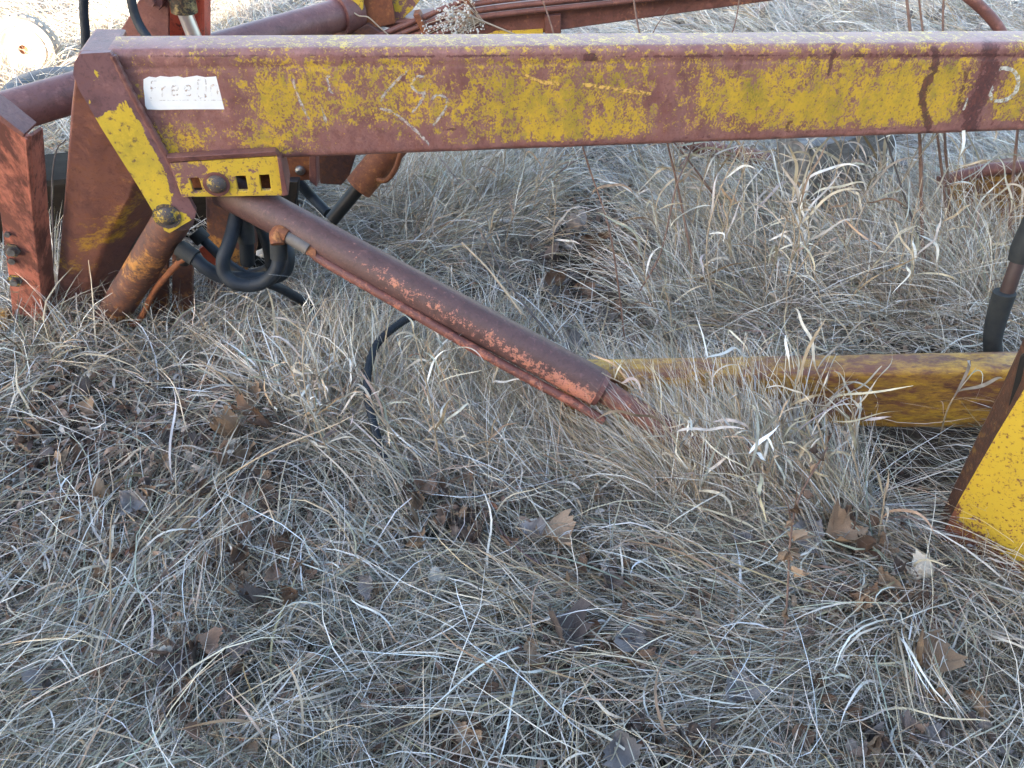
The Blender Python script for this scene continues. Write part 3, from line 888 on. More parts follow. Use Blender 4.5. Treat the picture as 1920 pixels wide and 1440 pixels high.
# --- lower beam in the grass, bucket side plate, hose on the right
LY = 1.36
b0, b1 = W(1060, 708, LY), W(2100, 690, LY - .05)
bv, bq, _ = box_arm((b0, b1), (.165, .20), .075, .016, False, 12, 60)
low = link('lower_beam', np_mesh('lower_beam', bv, bq), M['oldyel'], loader)
low.data.set_sharp_from_angle(angle=R(50))
_q0, _q1 = G(1764, 1006, .03), G(1920, 1094, .03)
BB = (_q1.y - _q0.y) / (_q1.x - _q0.x)
BA = _q0.y - BB * _q0.x
M['darkedge'] = worn_paint('dark_rusty_edge', (.055, .028, .02), (.085, .04, .024), (.22, .11, .025), .60, 9, .06, rustamt=.4, seed=15)
def PB(px, py, off=0):
    return PL(px, py, BA + off, BB)
bn = Vector((-BB, 1, 0)).normalized()
bp = [(1764, 1006), (1800, 935), (1868, 816), (1925, 722), (1990, 640), (2300, 700), (2330, 1320), (2060, 1170), (1920, 1098), (1800, 1040)]
bm = slab([PB(x, y) for x, y in bp], bn * .014)
bmesh.ops.triangulate(bm, faces=[f for f in bm.faces if len(f.verts) > 4])
for _ in range(3):
    bmesh.ops.subdivide_edges(bm, edges=[e for e in bm.edges if e.calc_length() > .03], cuts=1, use_grid_fill=False)
    bmesh.ops.triangulate(bm, faces=[f for f in bm.faces if len(f.verts) > 3])
bk = bm_link('bucket_side', bm, M['bucket'], loader, sharp=30)

def buck_wear(X, Y, co):
    e = seg_dist(X, Y, [(1764, 1006), (1925, 722)])
    e2 = seg_dist(X, Y, [(1764, 1006), (1800, 1040), (1920, 1098), (2060, 1170)])
    w = .365 + .14 * np.exp(-(e / 4) ** 2) + .32 * np.exp(-(e2 / 40) ** 2) + blobs(X, Y, [(1800, 1010, 40, 22, .25), (1880, 880, 30, 40, .06), (1905, 960, 30, 40, .05)])
    return np.stack([w, 0 * w, 0 * w], -1)
wear_attr(bk.data, buck_wear)
_in = [PB(1766, 1006, .003), PB(1868, 818, .003), PB(1926, 722, .003), PB(1985, 640, .003)]
_out = [W(x, y, q.y + .05) for (x, y), q in zip([(1752, 990), (1838, 808), (1893, 700), (1925, 620)], _in)]
bm_link('side_flange', slab(_in + _out[::-1], Vector((.006, .008, 0))), M['darkedge'], bk, bevel=.002)
bm_link('side_flange', slab([PB(1912, 668, .02), PB(1925, 660, .02), PB(1940, 720, .02), PB(1905, 770, .02), PB(1888, 770, .02)], bn * .03), M['black'], bk, bevel=.003)
M['darkrod'] = plain('dark_rusty_rod', (.055, .030, .026), (.035, .02, .018), .6, 30)
hr = hose([(1932, 425, 1.56), (1916, 470, 1.54), (1898, 520, 1.52), (1884, 560, 1.51), (1871, 600, 1.50), (1862, 640, 1.49), (1868, 690, 1.49)], 13, 'darkrod', name='bucket_hose')
bm = bmesh.new()
q = [W(1884, 548, 1.508), W(1869, 596, 1.50), W(1861, 640, 1.49), W(1866, 690, 1.49)]
tube_into(bm, catmull(q, 5), [.025, .0235, .021, .022], 18)
bm_link('rubber_sleeve', bm, M['sleeve'], hr)
bm = bmesh.new()
tube_into(bm, [W(1945, 410, 1.56), W(1918, 468, 1.54), W(1908, 490, 1.535)], [.028, .027, .021], 18)
bm_link('rubber_sleeve', bm, M['sleeve'], hr)
# far side of the bucket showing through the grass
fbk = bm_link('bucket_far_side', slab([W(x, y, 2.2) for x, y in [(1780, 338), (1850, 312), (2000, 300), (2000, 470), (1880, 470), (1800, 440)]], Vector((0, .05, 0))), M['oldyel'], loader, bevel=.01)
tube('beam_cap', [W(1760, 342, 2.18), W(1850, 318, 2.18), W(2000, 306, 2.18)], .02, M['pipe'], fbk, 12)
tube('bent_pipe', [W(1760, -70, 2.6), W(1800, -20, 2.6), W(1835, 10, 2.58), W(1862, 38, 2.56), W(1880, 66, 2.54), W(1896, 110, 2.52), W(1900, 200, 2.5)], rad(10, W(1835, 10, 2.6)), M['pipe'], loader, 14, 6)
tube('brown_pipe', [W(1280, 262, 2.75), W(1340, 282, 2.75), W(1420, 296, 2.72), W(1480, 318, 2.68)], rad(15, W(1340, 282, 2.75)), M['pipe'], loader, 18, 4)

# ------------------------------------------------------------------ other things lying about
def xf(o):
    return o
# weathered timber end
lg = [(1478, 318), (1560, 268), (1612, 262), (1640, 292), (1632, 322), (1520, 352), (1480, 345)]
P0 = W(1475, 330, 2.36); P1 = W(1635, 288, 2.50)
d = (P1 - P0).normalized(); s = d.cross(Vector((0, 0, 1))).normalized(); u = s.cross(d)
bm = bmesh.new()
rings = []
for i in range(13):
    t = i / 12
    o = P0.lerp(P1, t) + u * .07
    pr = [(-.075, -.15), (.0, -.155), (.075, -.15), (.08, 0), (.07, .055), (.02, .066), (-.03, .062), (-.072, .05), (-.08, 0)]
    rings.append([bm.verts.new(o + s * (a * (1 + rnd.uniform(-.07, .07))) + u * (b_ * (1 + rnd.uniform(-.12, .12)))) for a, b_ in pr])
for i in range(12):
    for k in range(9):
        bm.faces.new((rings[i][k], rings[i][(k + 1) % 9], rings[i + 1][(k + 1) % 9], rings[i + 1][k]))
bm.faces.new(rings[0][::-1]); bm.faces.new(rings[-1])
lo = bm_link('timber_block', bm, M['greywood'], None, True, sharp=35)
tag(lo, 'grey weathered timber block half buried in grass under the arm', 'timber')
# dark sleeper behind the mast, lengthened as dark backing for shade under the bracket
P0 = W(-260, 500, 1.98); P1 = W(420, 330, 2.30)
d = P1 - P0; d.z = 0; d.normalize(); s = Vector((-d.y, d.x, 0))
A = G(-260, 560); A = Vector((W(-260, 520, 2.02).x, 2.02, -.03)); B = Vector((W(560, 380, 2.34).x, 2.34, -.03))
bm = bmesh.new()
rings = []
for i in range(17):
    o = A.lerp(B, i / 16)
    pr = [(0, 0), (0, .24), (.006, .29), (.02, .302), (.12, .306), (.22, .298), (.23, 0)]
    rings.append([bm.verts.new(o + s * (a + rnd.uniform(-.003, .003)) + Vector((0, 0, b_ + rnd.uniform(-.004, .004)))) for a, b_ in pr])
for i in range(16):
    for k in range(7):
        bm.faces.new((rings[i][k], rings[i][(k + 1) % 7], rings[i + 1][(k + 1) % 7], rings[i + 1][k]))
bm.faces.new(rings[0][::-1]); bm.faces.new(rings[-1])
tb = bm_link('timber_sleeper', bm, M['timber'], None, True, sharp=35)
tag(tb, 'dark old timber sleeper lying behind the orange channel and mast', 'timber')

def lathe(bm, c, axis, prof, n=48):
    """prof: (radius, along axis)"""
    axis = Vector(axis).normalized()
    u = axis.orthogonal().normalized(); w = axis.cross(u)
    rings = [[bm.verts.new(c + axis * h + (u * math.cos(2 * math.pi * k / n) + w * math.sin(2 * math.pi * k / n)) * r_) for k in range(n)] for r_, h in prof]
    for i in range(len(rings) - 1):
        for k in range(n):
            bm.faces.new((rings[i][k], rings[i][(k + 1) % n], rings[i + 1][(k + 1) % n], rings[i + 1][k]))
    return rings

def tyre_prof(Ro, Ri, w):
    p = []
    for k in range(17):
        a = -math.pi * .5 + 2 * math.pi * k / 16 * .0
    pts = [(Ri, -w * .35), (Ri + (Ro - Ri) * .25, -w * .5), (Ri + (Ro - Ri) * .7, -w * .5), (Ro - .012, -w * .38), (Ro, -w * .2), (Ro, w * .2), (Ro - .012, w * .38), (Ri + (Ro - Ri) * .7, w * .5), (Ri + (Ro - Ri) * .25, w * .5), (Ri, w * .35), (Ri - .004, 0), (Ri, -w * .35)]
    return pts
# standing wheel in the sun
wc = W(48, 92, 3.74)
wh = empty('implement_wheel', (wc.x, wc.y, 0), 'small wheel with pale rim standing in the sunlit grass', 'wheel')
ax = Vector((.25, -.94, .22)).normalized()
bm = bmesh.new(); lathe(bm, wc, ax, tyre_prof(.150, .092, .09))
ty = bm_link('tyre', bm, M['dusty'], wh, sharp=60)
for k in range(26):
    a = 2 * math.pi * k / 26
    u = ax.orthogonal().normalized(); w = ax.cross(u)
    e = u * math.cos(a) + w * math.sin(a); tn = ax.cross(e)
    c_ = wc + e * .152
    bm = slab([c_ - ax * .032 - tn * .008 - e * .012, c_ + ax * .032 - tn * .008 - e * .012, c_ + ax * .032 + tn * .008 - e * .012, c_ - ax * .032 + tn * .008 - e * .012], e * .008)
    bm_link('tread_block', bm, M['dusty'], ty, False)
bm = bmesh.new(); lathe(bm, wc, ax, [(.020, .02), (.022, .045), (.04, .03), (.07, .026), (.086, .034), (.094, .046), (.097, .04), (.095, -.04), (.02, -.02), (.020, .02)], 40)
bm_link('rim', bm, M['rim'], wh, sharp=40)
bm = bmesh.new(); tube_into(bm, [wc - ax * .03, wc + ax * .025], .0205, 14)
bm_link('hub_hole', bm, M['rust'], wh)
# tyre lying in the shade
tc_ = G(112, 196, .05)
bm = bmesh.new(); lathe(bm, tc_, Vector((.1, -.12, 1)), tyre_prof(.235, .15, .13), 56)
tyl = bm_link('old_tyre', bm, M['rubber'], None, True, sharp=60)
tag(tyl, 'old dark tyre lying flat in the grass behind the mast', 'tyre')

# loose ribbed hose in the grass
hp = [W(775, 592, 1.585), W(758, 601, 1.565), W(742, 612, 1.545), W(722, 628, 1.515), W(704, 650, 1.485), W(692, 685, 1.425), W(688, 720, 1.375), W(692, 760, 1.325), W(702, 800, 1.280), W(712, 835, 1.245), W(722, 865, 1.210)]
hp = catmull(hp, 14)
root = empty('spiral_hose', (hp[0].x, hp[0].y, 0), 'black hose with spiral guard curving into the grass under the lift cylinder', 'hose')
bm = bmesh.new()
tube_into(bm, hp, [.0098 + (.0004 if i % 3 else -.0007) for i in range(len(hp))], 14)
bm_link('hose_guard', bm, M['hose'], root)
bm = bmesh.new()
tube_into(bm, [hp[0] + Vector((.02, .01, .0)), hp[2]], .012, 12)
bm_link('hose_fitting', bm, M['rust'], root)
rag = bmesh.new()
for k in range(10):
    c_ = W(497 + rnd.uniform(-10, 8), 470 + rnd.uniform(-9, 9), 1.70)
    a_ = Vector((rnd.uniform(-1, 1), rnd.uniform(-.5, .5), rnd.uniform(-1, 1))).normalized() * .014
    b_ = Vector((rnd.uniform(-1, 1), rnd.uniform(-.5, .5), rnd.uniform(-1, 1))).normalized() * .012
    rag.faces.new([rag.verts.new(c_ + q_) for q_ in (a_, b_, -a_, -b_)])
rg = bm_link('white_scrap', rag, M['white'], None, False)
tag(rg, 'crumpled white scrap caught among the black hoses', 'scrap')

# ------------------------------------------------------------------ grass
def hash_field(x, y):
    """flow direction of the flattened grass"""
    return 2.6 + 1.1 * np.sin(1.7 * x + .6) + .9 * np.cos(2.3 * y - 1.1 * x) + .7 * np.sin(3.1 * (x + y))

PAL = np.array([1.04, 1.0, .93]) * np.array([(.43, .36, .27), (.51, .455, .375), (.38, .35, .32), (.63, .605, .575), (.75, .74, .73), (.32, .34, .29), (.19, .14, .105), (.38, .28, .195)])
def pick(n, w):
    w = np.array(w, float); w /= w.sum()
    c = PAL[rng.choice(len(PAL), n, p=w)]
    return np.clip(c * rng.uniform(.60, 1.25, (n, 1)) + rng.normal(0, .012, (n, 3)), .02, .8)

def ribbons(name, p0, az, el, daz, drop, L, w, col, seg=6, twist=1.2, taper='blade', wob=.12, clamp=True, make=True):
    n = len(p0)
    S = np.linspace(0, 1, seg + 1)
    pos = np.zeros((n, seg + 1, 3)); pos[:, 0] = p0
    tg = np.zeros((n, seg + 1, 3))
    wobp = rng.uniform(0, 6.28, (n, 2)); wobf = rng.uniform(2, 6, (n, 1))
    for i in range(seg + 1):
        s = S[i]
        a = az + daz * s ** 1.3 + wob * np.sin(wobf[:, 0] * s * 2 + wobp[:, 0])
        e = el - drop * s ** 1.4 + wob * np.sin(wobf[:, 0] * s * 2 + wobp[:, 1])
        t = np.stack([np.cos(a) * np.cos(e), np.sin(a) * np.cos(e), np.sin(e)], -1)
        tg[:, i] = t
        if i < seg:
            pos[:, i + 1] = pos[:, i] + t * (L / seg)[:, None]
    if clamp:
        for i in range(seg + 1):
            g = gz(pos[:, i, 0], pos[:, i, 1]) + .004 + .006 * rng.random(n)
            pos[:, i, 2] = np.maximum(pos[:, i, 2], g)
    r0 = rng.normal(0, 1, (n, 3)); r0[:, 2] *= .5
    r1 = r0 + rng.normal(0, .6, (n, 3)) * twist
    prof = {'blade': np.interp(S, [0, .15, .6, .85, 1], [.6, 1, .9, .55, .08]), 'leaf': np.interp(S, [0, .2, .5, .8, 1], [.25, .85, 1, .75, .15]), 'strip': np.interp(S, [0, .1, .9, 1], [.5, 1, .9, .4])}[taper]
    verts = np.zeros((n, seg + 1, 2, 3))
    for i in range(seg + 1):
        r = r0 * (1 - S[i]) + r1 * S[i]
        sd = np.cross(tg[:, i], r)
        sd /= np.linalg.norm(sd, axis=1, keepdims=True) + 1e-9
        h = sd * (w * prof[i] * .5)[:, None]
        verts[:, i, 0] = pos[:, i] - h
        verts[:, i, 1] = pos[:, i] + h
    V = verts.reshape(-1, 3)
    base = (np.arange(n) * (seg + 1) * 2)[:, None] + (np.arange(seg) * 2)[None]
    Q = np.stack([base, base + 1, base + 3, base + 2], -1).reshape(-1, 4)
    sh = np.interp(S, [0, .5, 1], [.9, 1, 1.04])
    mott = 1 + rng.normal(0, .13, (n, seg + 1, 1, 1))           # weathered patches along each blade
    T = (col[:, None, None, :] * sh[None, :, None, None] * mott * np.ones((1, 1, 2, 1))).clip(.01, .85).reshape(-1, 3)
    return V, Q, T

def stuff(name, parts, mat, label):
    V, Q, T, o = [], [], [], 0
    for v_, q_, t_ in parts:
        V.append(v_); Q.append(q_ + o); T.append(t_); o += len(v_)
    ob = link(name, np_mesh(name, np.concatenate(V), np.concatenate(Q), np.concatenate(T)), mat, smooth=False)
    tag(ob, label, kind='stuff')
    return ob

def scatter(n, ymin=.3, ymax=6.0, power=1.6):
    """points on the ground seen here, thinning out with distance"""
    out = []
    need = n
    while need > 0:
        y = rng.uniform(ymin, ymax, need * 4)
        z = y * cp + CAMH * sp
        half = z * .70 + .35
        x = rng.uniform(-1, 1, need * 4) * half
        k = rng.random(need * 4) < (z / 1.1) ** -power * (half / half.max()) ** 1
        pts = np.stack([x[k], y[k]], -1)[:need]
        out.append(pts); need -= len(pts)
    return np.concatenate(out)

def lit_x(x, y):
    return x
def in_sleeper(x, y):
    d = np.array([B.x - A.x, B.y - A.y]); l = np.hypot(*d); d /= l
    s_ = -(x - A.x) * d[1] + (y - A.y) * d[0]
    return (s_ > -.01) & (s_ < .25) & (x < B.x) & (x > A.x)

def litter(x, y):
    """how much dead-leaf litter there is: the left foreground and a few hollows"""
    X, Y = proj(np.stack([x, y, 0 * x], -1))
    return np.clip(blobs(X, Y, [(150, 850, 260, 170, .9), (450, 800, 110, 120, .9), (120, 1100, 220, 160, .6), (480, 1060, 100, 110, .8), (850, 940, 120, 60, .6), (1120, 520, 90, 110, 1.0), (1120, 1190, 130, 60, .7), (850, 1330, 130, 60, .6), (1650, 1130, 110, 100, .6), (400, 1340, 160, 100, .5), (330, 1230, 100, 60, .5), (1480, 1000, 130, 50, .4), (1100, 1060, 100, 40, .5)]), 0, 1)

def hollow(x, y):
    """bare dark hollow between the lower beam and the bucket plate, and under the mast"""
    X, Y = proj(np.stack([x, y, 0 * x], -1))
    return np.clip(blobs(X, Y, [(1725, 880, 80, 110, 2.6), (1785, 970, 40, 60, 1.6), (1590, 500, 120, 42, 1.3), (1440, 575, 90, 26, .8), (1330, 440, 70, 26, .8), (1110, 535, 110, 110, 1.05), (300, 560, 160, 60, .8)]), 0, 1)

parts = []
# thatch: fine blades in clumps that share a lie
NC = 3700
cc = scatter(NC, .3, 6.2)
nb = 54
root2 = np.repeat(cc, nb, 0) + rng.normal(0, .055, (NC * nb, 2)) * np.repeat((.7 + .35 * cc[:, 1]) ** .8, nb)[:, None]
cd = hash_field(cc[:, 0], cc[:, 1]) + rng.normal(0, .75, NC)
az = np.repeat(cd, nb) + rng.normal(0, .45, NC * nb)
el = np.repeat(rng.uniform(-.05, .42, NC), nb) + rng.normal(0, .2, NC * nb)
n = NC * nb
dn = .5 + .5 * np.sin(5.3 * root2[:, 0] + 2 * np.sin(3.7 * root2[:, 1])) * np.sin(6.1 * root2[:, 1] + 1.7 * np.sin(4.3 * root2[:, 0]))
keep = rng.random(n) > np.clip(.97 * litter(root2[:, 0], root2[:, 1]) + .55 * (dn < .40) * (root2[:, 1] < 2.6) + .9 * hollow(root2[:, 0], root2[:, 1]), 0, 1)
keep &= ~in_sleeper(root2[:, 0], root2[:, 1])
root2, az, el = root2[keep], az[keep], el[keep]
n = len(root2)
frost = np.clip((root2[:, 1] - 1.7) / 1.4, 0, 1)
L = rng.gamma(6, .027, n) * (1 + .35 * frost)
w = rng.gamma(5, .00028, n).clip(.0007, .0034) * (1 + .8 * frost)
p0 = np.stack([root2[:, 0], root2[:, 1], gz(root2[:, 0], root2[:, 1]) + rng.uniform(0, .045, n) + np.repeat(np.maximum(0, rng.normal(0, .022, NC)), nb)[keep]], -1)
col = pick(n, [3, 3, 3, 2.6, 1.2, 2.0, .9, 1.2])
cl = np.repeat(rng.uniform(.62, 1.28, NC), nb)[keep]
col = col * cl[:, None]
old = np.clip((p0[:, 2] - gz(p0[:, 0], p0[:, 1])) / .05, 0, 1)        # lowest thatch is rotted and darker, with shade of the gaps painted in
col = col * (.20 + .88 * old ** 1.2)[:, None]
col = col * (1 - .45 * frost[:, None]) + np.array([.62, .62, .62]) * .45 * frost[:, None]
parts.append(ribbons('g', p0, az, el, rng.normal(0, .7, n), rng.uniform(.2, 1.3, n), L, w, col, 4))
# long loose strands over the mat
n = 20000
r2 = scatter(n, .3, 5.5); k = ~in_sleeper(r2[:, 0], r2[:, 1]) & (rng.random(n) > hollow(r2[:, 0], r2[:, 1])); r2 = r2[k]; n = len(r2)
p0 = np.stack([r2[:, 0], r2[:, 1], gz(r2[:, 0], r2[:, 1]) + rng.uniform(.03, .075, n)], -1)
parts.append(ribbons('g', p0, rng.uniform(0, 6.28, n), rng.normal(.1, .25, n), rng.normal(0, .9, n), rng.uniform(0, .8, n), rng.uniform(.14, .36, n), rng.uniform(.0011, .0025, n), pick(n, [2, 3, 2, 3, 2.5, 1.8, .3, 1]), 6, wob=.1))
# combed swathes lying over the mat
NS = 430
cs = scatter(NS, .3, 4.5); nb2 = 46
ok = (hollow(cs[:, 0], cs[:, 1]) < .25) & (litter(cs[:, 0], cs[:, 1]) < .55); cs = cs[ok]; NS = len(cs)
r2 = np.repeat(cs, nb2, 0) + rng.normal(0, .045, (NS * nb2, 2))
k = ~in_sleeper(r2[:, 0], r2[:, 1]) & (rng.random(len(r2)) > hollow(r2[:, 0], r2[:, 1]))
az = (np.repeat(hash_field(cs[:, 0], cs[:, 1]) + rng.normal(0, .55, NS), nb2) + rng.normal(0, .17, NS * nb2))[k]
el = (np.repeat(rng.uniform(.15, .6, NS), nb2) + rng.normal(0, .1, NS * nb2))[k]
cv = np.repeat(rng.normal(0, .5, NS), nb2)[k]
br = np.repeat(rng.uniform(.8, 1.2, NS), nb2)[k]
r2 = r2[k]; n = len(r2)
p0 = np.stack([r2[:, 0], r2[:, 1], gz(r2[:, 0], r2[:, 1]) + rng.uniform(.01, .05, n)], -1)
parts.append(ribbons('g', p0, az, el, cv + rng.normal(0, .25, n), rng.uniform(.5, 1.3, n), rng.uniform(.16, .38, n), rng.gamma(4, .00055, n).clip(.001, .0048), (pick(n, [3, 4, 1.5, 3, 1.5, 1.5, .3, 1.5]) * br[:, None]).clip(.02, .8), 6, wob=.07))
stuff('matted_grass', parts, M['grass'], 'flattened mat of fine dry straw coloured grass')

parts = []
# broad curled blades
n = 9500
r2 = scatter(n, .3, 5.0); k = ~in_sleeper(r2[:, 0], r2[:, 1]) & (rng.random(n) > hollow(r2[:, 0], r2[:, 1])); r2 = r2[k]; n = len(r2)
fr = np.clip((r2[:, 1] - 1.5) / 1.4, 0, 1)
p0 = np.stack([r2[:, 0], r2[:, 1], gz(r2[:, 0], r2[:, 1]) + rng.uniform(.02, .07, n)], -1)
parts.append(ribbons('g', p0, hash_field(r2[:, 0], r2[:, 1]) + rng.normal(0, 1.1, n), rng.normal(.35, .35, n), rng.normal(0, .9, n), rng.uniform(.1, 1.7, n), rng.uniform(.06, .22, n), rng.uniform(.0022, .0056, n), pick(n, [2.5, 3, 3, 3.0, .9, .5, .8, 1.5]), 8, twist=2.6, wob=.22))
stuff('curled_grass', parts, M['grass'], 'pale curled grass blades strewn over the mat')

# crumbs of leaves
parts = []
n0 = 52000
r2 = scatter(n0, .3, 4.0)
k = rng.random(n0) < np.clip(litter(r2[:, 0], r2[:, 1]) * .95 + .05, 0, 1)
k &= ~in_sleeper(r2[:, 0], r2[:, 1])
r2 = r2[k]; n = len(r2)
p0 = np.stack([r2[:, 0], r2[:, 1], gz(r2[:, 0], r2[:, 1]) + rng.uniform(.012, .080, n)], -1)
BR = np.array([(.21, .13, .088), (.15, .092, .066), (.25, .165, .115), (.33, .24, .175), (.095, .06, .047), (.40, .345, .30), (.19, .085, .05)])
col = np.array([1.22, 1.26, 1.32]) * BR[rng.choice(len(BR), n, p=[.2, .2, .2, .14, .14, .08, .04])] * rng.uniform(.75, 1.2, (n, 1))
parts.append(ribbons('g', p0, rng.uniform(0, 6.28, n), rng.normal(.3, .5, n), rng.normal(0, .8, n), rng.uniform(.4, 3.0, n), rng.uniform(.015, .05, n), rng.uniform(.005, .015, n), col, 5, twist=2.2, taper='leaf', wob=.1))
stuff('leaf_litter', parts, M['grass'], 'crumbled brown leaf litter between the grass')

# standing tufts: (pixel area of the roots, count, azimuth, elevation, length, ...)
parts = []
def tuft(px0, px1, py0, py1, n, azm, azs, elm, els, l0, l1, w0, w1, pal, drop=(.2, 1.2), seg=6, daz=.4, taper='blade'):
    X = rng.uniform(px0, px1, n); Y = rng.uniform(py0, py1, n)
    nc = max(3, n // 45)
    ci = rng.integers(0, nc, n)
    cx = rng.uniform(px0, px1, nc); cy = rng.uniform(py0, py1, nc)
    X = cx[ci] + rng.normal(0, 22, n); Y = cy[ci] + rng.normal(0, 12, n)
    ca_ = rng.normal(azm, azs * .7, nc); ce = rng.normal(elm, els * .5, nc)
    pts = np.array([tuple(G(a, b_)) for a, b_ in zip(X, Y)])
    pts[:, 2] = gz(pts[:, 0], pts[:, 1])
    kk = ~in_sleeper(pts[:, 0], pts[:, 1]) & (rng.random(n) > .85 * hollow(pts[:, 0], pts[:, 1]))
    az_ = ca_[ci] + rng.normal(0, azs * .6, n); el_ = ce[ci] + rng.normal(0, els, n)
    m_ = int(kk.sum())
    parts.append(ribbons('g', pts[kk], az_[kk], el_[kk], rng.normal(0, daz, m_), rng.uniform(*drop, m_), rng.uniform(l0, l1, m_), rng.uniform(w0, w1, m_) * .72, pick(m_, pal), seg, taper=taper, wob=.08))
STR = [3, 4, 1.5, 3, 2, 1, .3, 2]
PALE = [1.6, 3, 2, 3.6, 1.7, .4, .3, 1.3]
pi = math.pi
# in front of the lower beam
tuft(1220, 1470, 860, 1000, 2400, 2.2, .5, 1.05, .22, .20, .40, .0016, .0032, STR)
tuft(1420, 1620, 880, 1010, 600, 1.9, .6, 1.0, .25, .14, .28, .0016, .0032, STR)
tuft(1130, 1330, 780, 900, 2400, 2.2, .5, .95, .25, .18, .32, .0016, .0030, STR)
tuft(1200, 1660, 800, 960, 240, 2.3, .8, 1.0, .3, .2, .36, .004, .008, PALE, (.6, 2.2))
tuft(1540, 1700, 980, 1060, 400, 2.6, .6, .7, .25, .2, .36, .0018, .0035, STR)
# fringe drooping over the lower edge of the bucket plate
tuft(1690, 1800, 960, 1040, 500, -.45, .25, .35, .15, .25, .45, .0018, .0036, PALE, (.3, .9))
tuft(1560, 1720, 900, 980, 260, -.3, .35, .5, .2, .25, .42, .0018, .0036, PALE, (.4, 1.0))
# behind the lower beam, under the arm
tuft(1250, 1900, 420, 640, 5200, 2.6, 1.2, .85, .3, .22, .52, .0018, .0038, PALE, (.3, 1.5))
tuft(1250, 1900, 330, 560, 420, 2.6, 1.3, .75, .35, .25, .5, .005, .010, PALE, (.6, 2.2))
tuft(1180, 1380, 330, 470, 900, 1.2, 1.3, .6, .3, .16, .34, .0018, .0036, STR, (.3, 1.4))
tuft(720, 1000, 330, 480, 3400, .9, 1.1, .75, .3, .18, .42, .0018, .0036, STR, (.3, 1.4))
tuft(760, 1060, 330, 520, 260, .8, 1.0, .7, .35, .2, .36, .004, .008, PALE, (.7, 2.2))
tuft(1760, 1920, 470, 600, 600, 1.7, .6, 1.0, .3, .16, .30, .002, .005, PALE, (.3, 1.3))
# under the lift cylinder
tuft(560, 1060, 640, 860, 3600, 1.4, .9, .75, .3, .16, .32, .0016, .0032, STR, (.2, 1.2))
tuft(480, 1000, 640, 860, 330, 1.5, .8, 1.0, .3, .18, .34, .004, .008, PALE, (.5, 2.0))
tuft(860, 1180, 780, 960, 2600, 2.2, .6, .5, .22, .2, .38, .0014, .0028, STR, (.2, .9))
# foot of the mast and orange channel
tuft(0, 480, 620, 720, 1800, 1.2, 1.3, .5, .35, .16, .34, .0018, .0036, STR, (.4, 1.6))
tuft(0, 420, 620, 720, 160, 1.2, 1.3, .7, .35, .2, .4, .004, .007, PALE, (.8, 2.2))
tuft(95, 170, 580, 640, 140, 1.6, .5, 1.2, .2, .2, .36, .002, .005, STR, (.2, 1.0))
# far swaths above the arm
tuft(1200, 1900, -20, 90, 2600, 3.3, .9, .45, .25, .25, .5, .003, .006, PALE, (.3, 1.2))
tuft(380, 640, 0, 120, 700, 2.4, .9, .5, .3, .2, .4, .003, .006, PALE, (.3, 1.2))
tuft(0, 300, 20, 320, 2600, 2.0, 1.4, .5, .3, .2, .4, .003, .006, PALE, (.3, 1.2))
stuff('grass_tufts', parts, M['grass'], 'upright tufts of dry grass growing round the loader')

# ------------------------------------------------------------------ tall stalks with blades, each its own plant
def ribbon_obj(name, spec, parent, mat):
    V, Q, T = spec
    return link(name, np_mesh(name, V, Q, T), mat, parent, False)

def stalk(pts, r, label, nleaf=5, lw=.008, ll=.2, pal=[2.5, 3, 2.5, 2.6, .5, .3, .5, 1.8], mat='palestem', tip=True, group='tall dry grass stalks'):
    q = catmull(pts, 6)
    root = empty('grass_stalk', (q[0].x, q[0].y, 0), label, 'grass stalk', group)
    bm = bmesh.new()
    tube_into(bm, q, [r, r * .9, r * .5], 6)
    bm_link('stem', bm, M[mat], root)
    for i in range(nleaf):
        t = rnd.uniform(.25, .95)
        p = q[int(t * (len(q) - 1))]
        sgn = rnd.choice((0, math.pi))
        n_ = 1
        sp_ = ribbons('leaf', np.array([tuple(p)]), np.array([sgn + rnd.uniform(-1.5, 1.5)]), np.array([rnd.uniform(.4, 1.45)]), np.array([rnd.uniform(-1.4, 1.4)]), np.array([rnd.choice((rnd.uniform(.0, .8), rnd.uniform(.2, 1.4), rnd.uniform(.8, 2.2), rnd.uniform(1.6, 3.4)))]), np.array([ll * rnd.uniform(.35, 1.25)]), np.array([lw * rnd.uniform(.35, .95)]), pick(1, pal), 14, twist=2.6, taper='leaf', wob=.22)
        ribbon_obj('leaf', sp_, root, M['grass'])
    return root
stalk([G(1350, 640), W(1325, 480, 1.80), W(1345, 370, 1.80), W(1395, 265, 1.82)], .0024, 'tall pale stalk with a feathery upright head left of the plumed one', 8, .008, .2)
stalk([G(1470, 640), W(1478, 520, 1.78), W(1490, 440, 1.78), W(1478, 370, 1.8)], .0024, 'tall pale stalk with drooping blades in the middle of the grass under the arm', 7, .009, .2)
stalk([G(1560, 640), W(1500, 430, 1.75), (W(1440, 350, 1.75))], .0020, 'bent pale stalk leaning left beneath the timber block', 6, .009, .22)
stalk([G(1260, 660), W(1210, 520, 1.7), W(1215, 430, 1.7)], .0020, 'pale stalk with curled blades right of the brown leaf hollow', 6, .008, .17)
stalk([G(830, 900), W(800, 720, 1.1), W(770, 600, 1.08)], .0019, 'pale stalk with ribbon blades crossing below the middle of the lift cylinder', 6, .007, .14)
stalk([G(600, 860), W(545, 690, 1.2), W(500, 610, 1.2)], .0018, 'pale stalk leaning left between the hoses and the spiral hose', 6, .007, .13)
stalk([G(640, 900), W(580, 760, 1.15), W(570, 640, 1.17), W(612, 560, 1.2)], .0018, 'pale stalk curving right, left of the spiral hose', 6, .007, .13)
stalk([G(400, 910), W(500, 850, 1.0), W(620, 800, 1.0), W(680, 770, 1.0)], .0018, 'long pale stalk lying slantwise across the brown litter', 3, .006, .1)
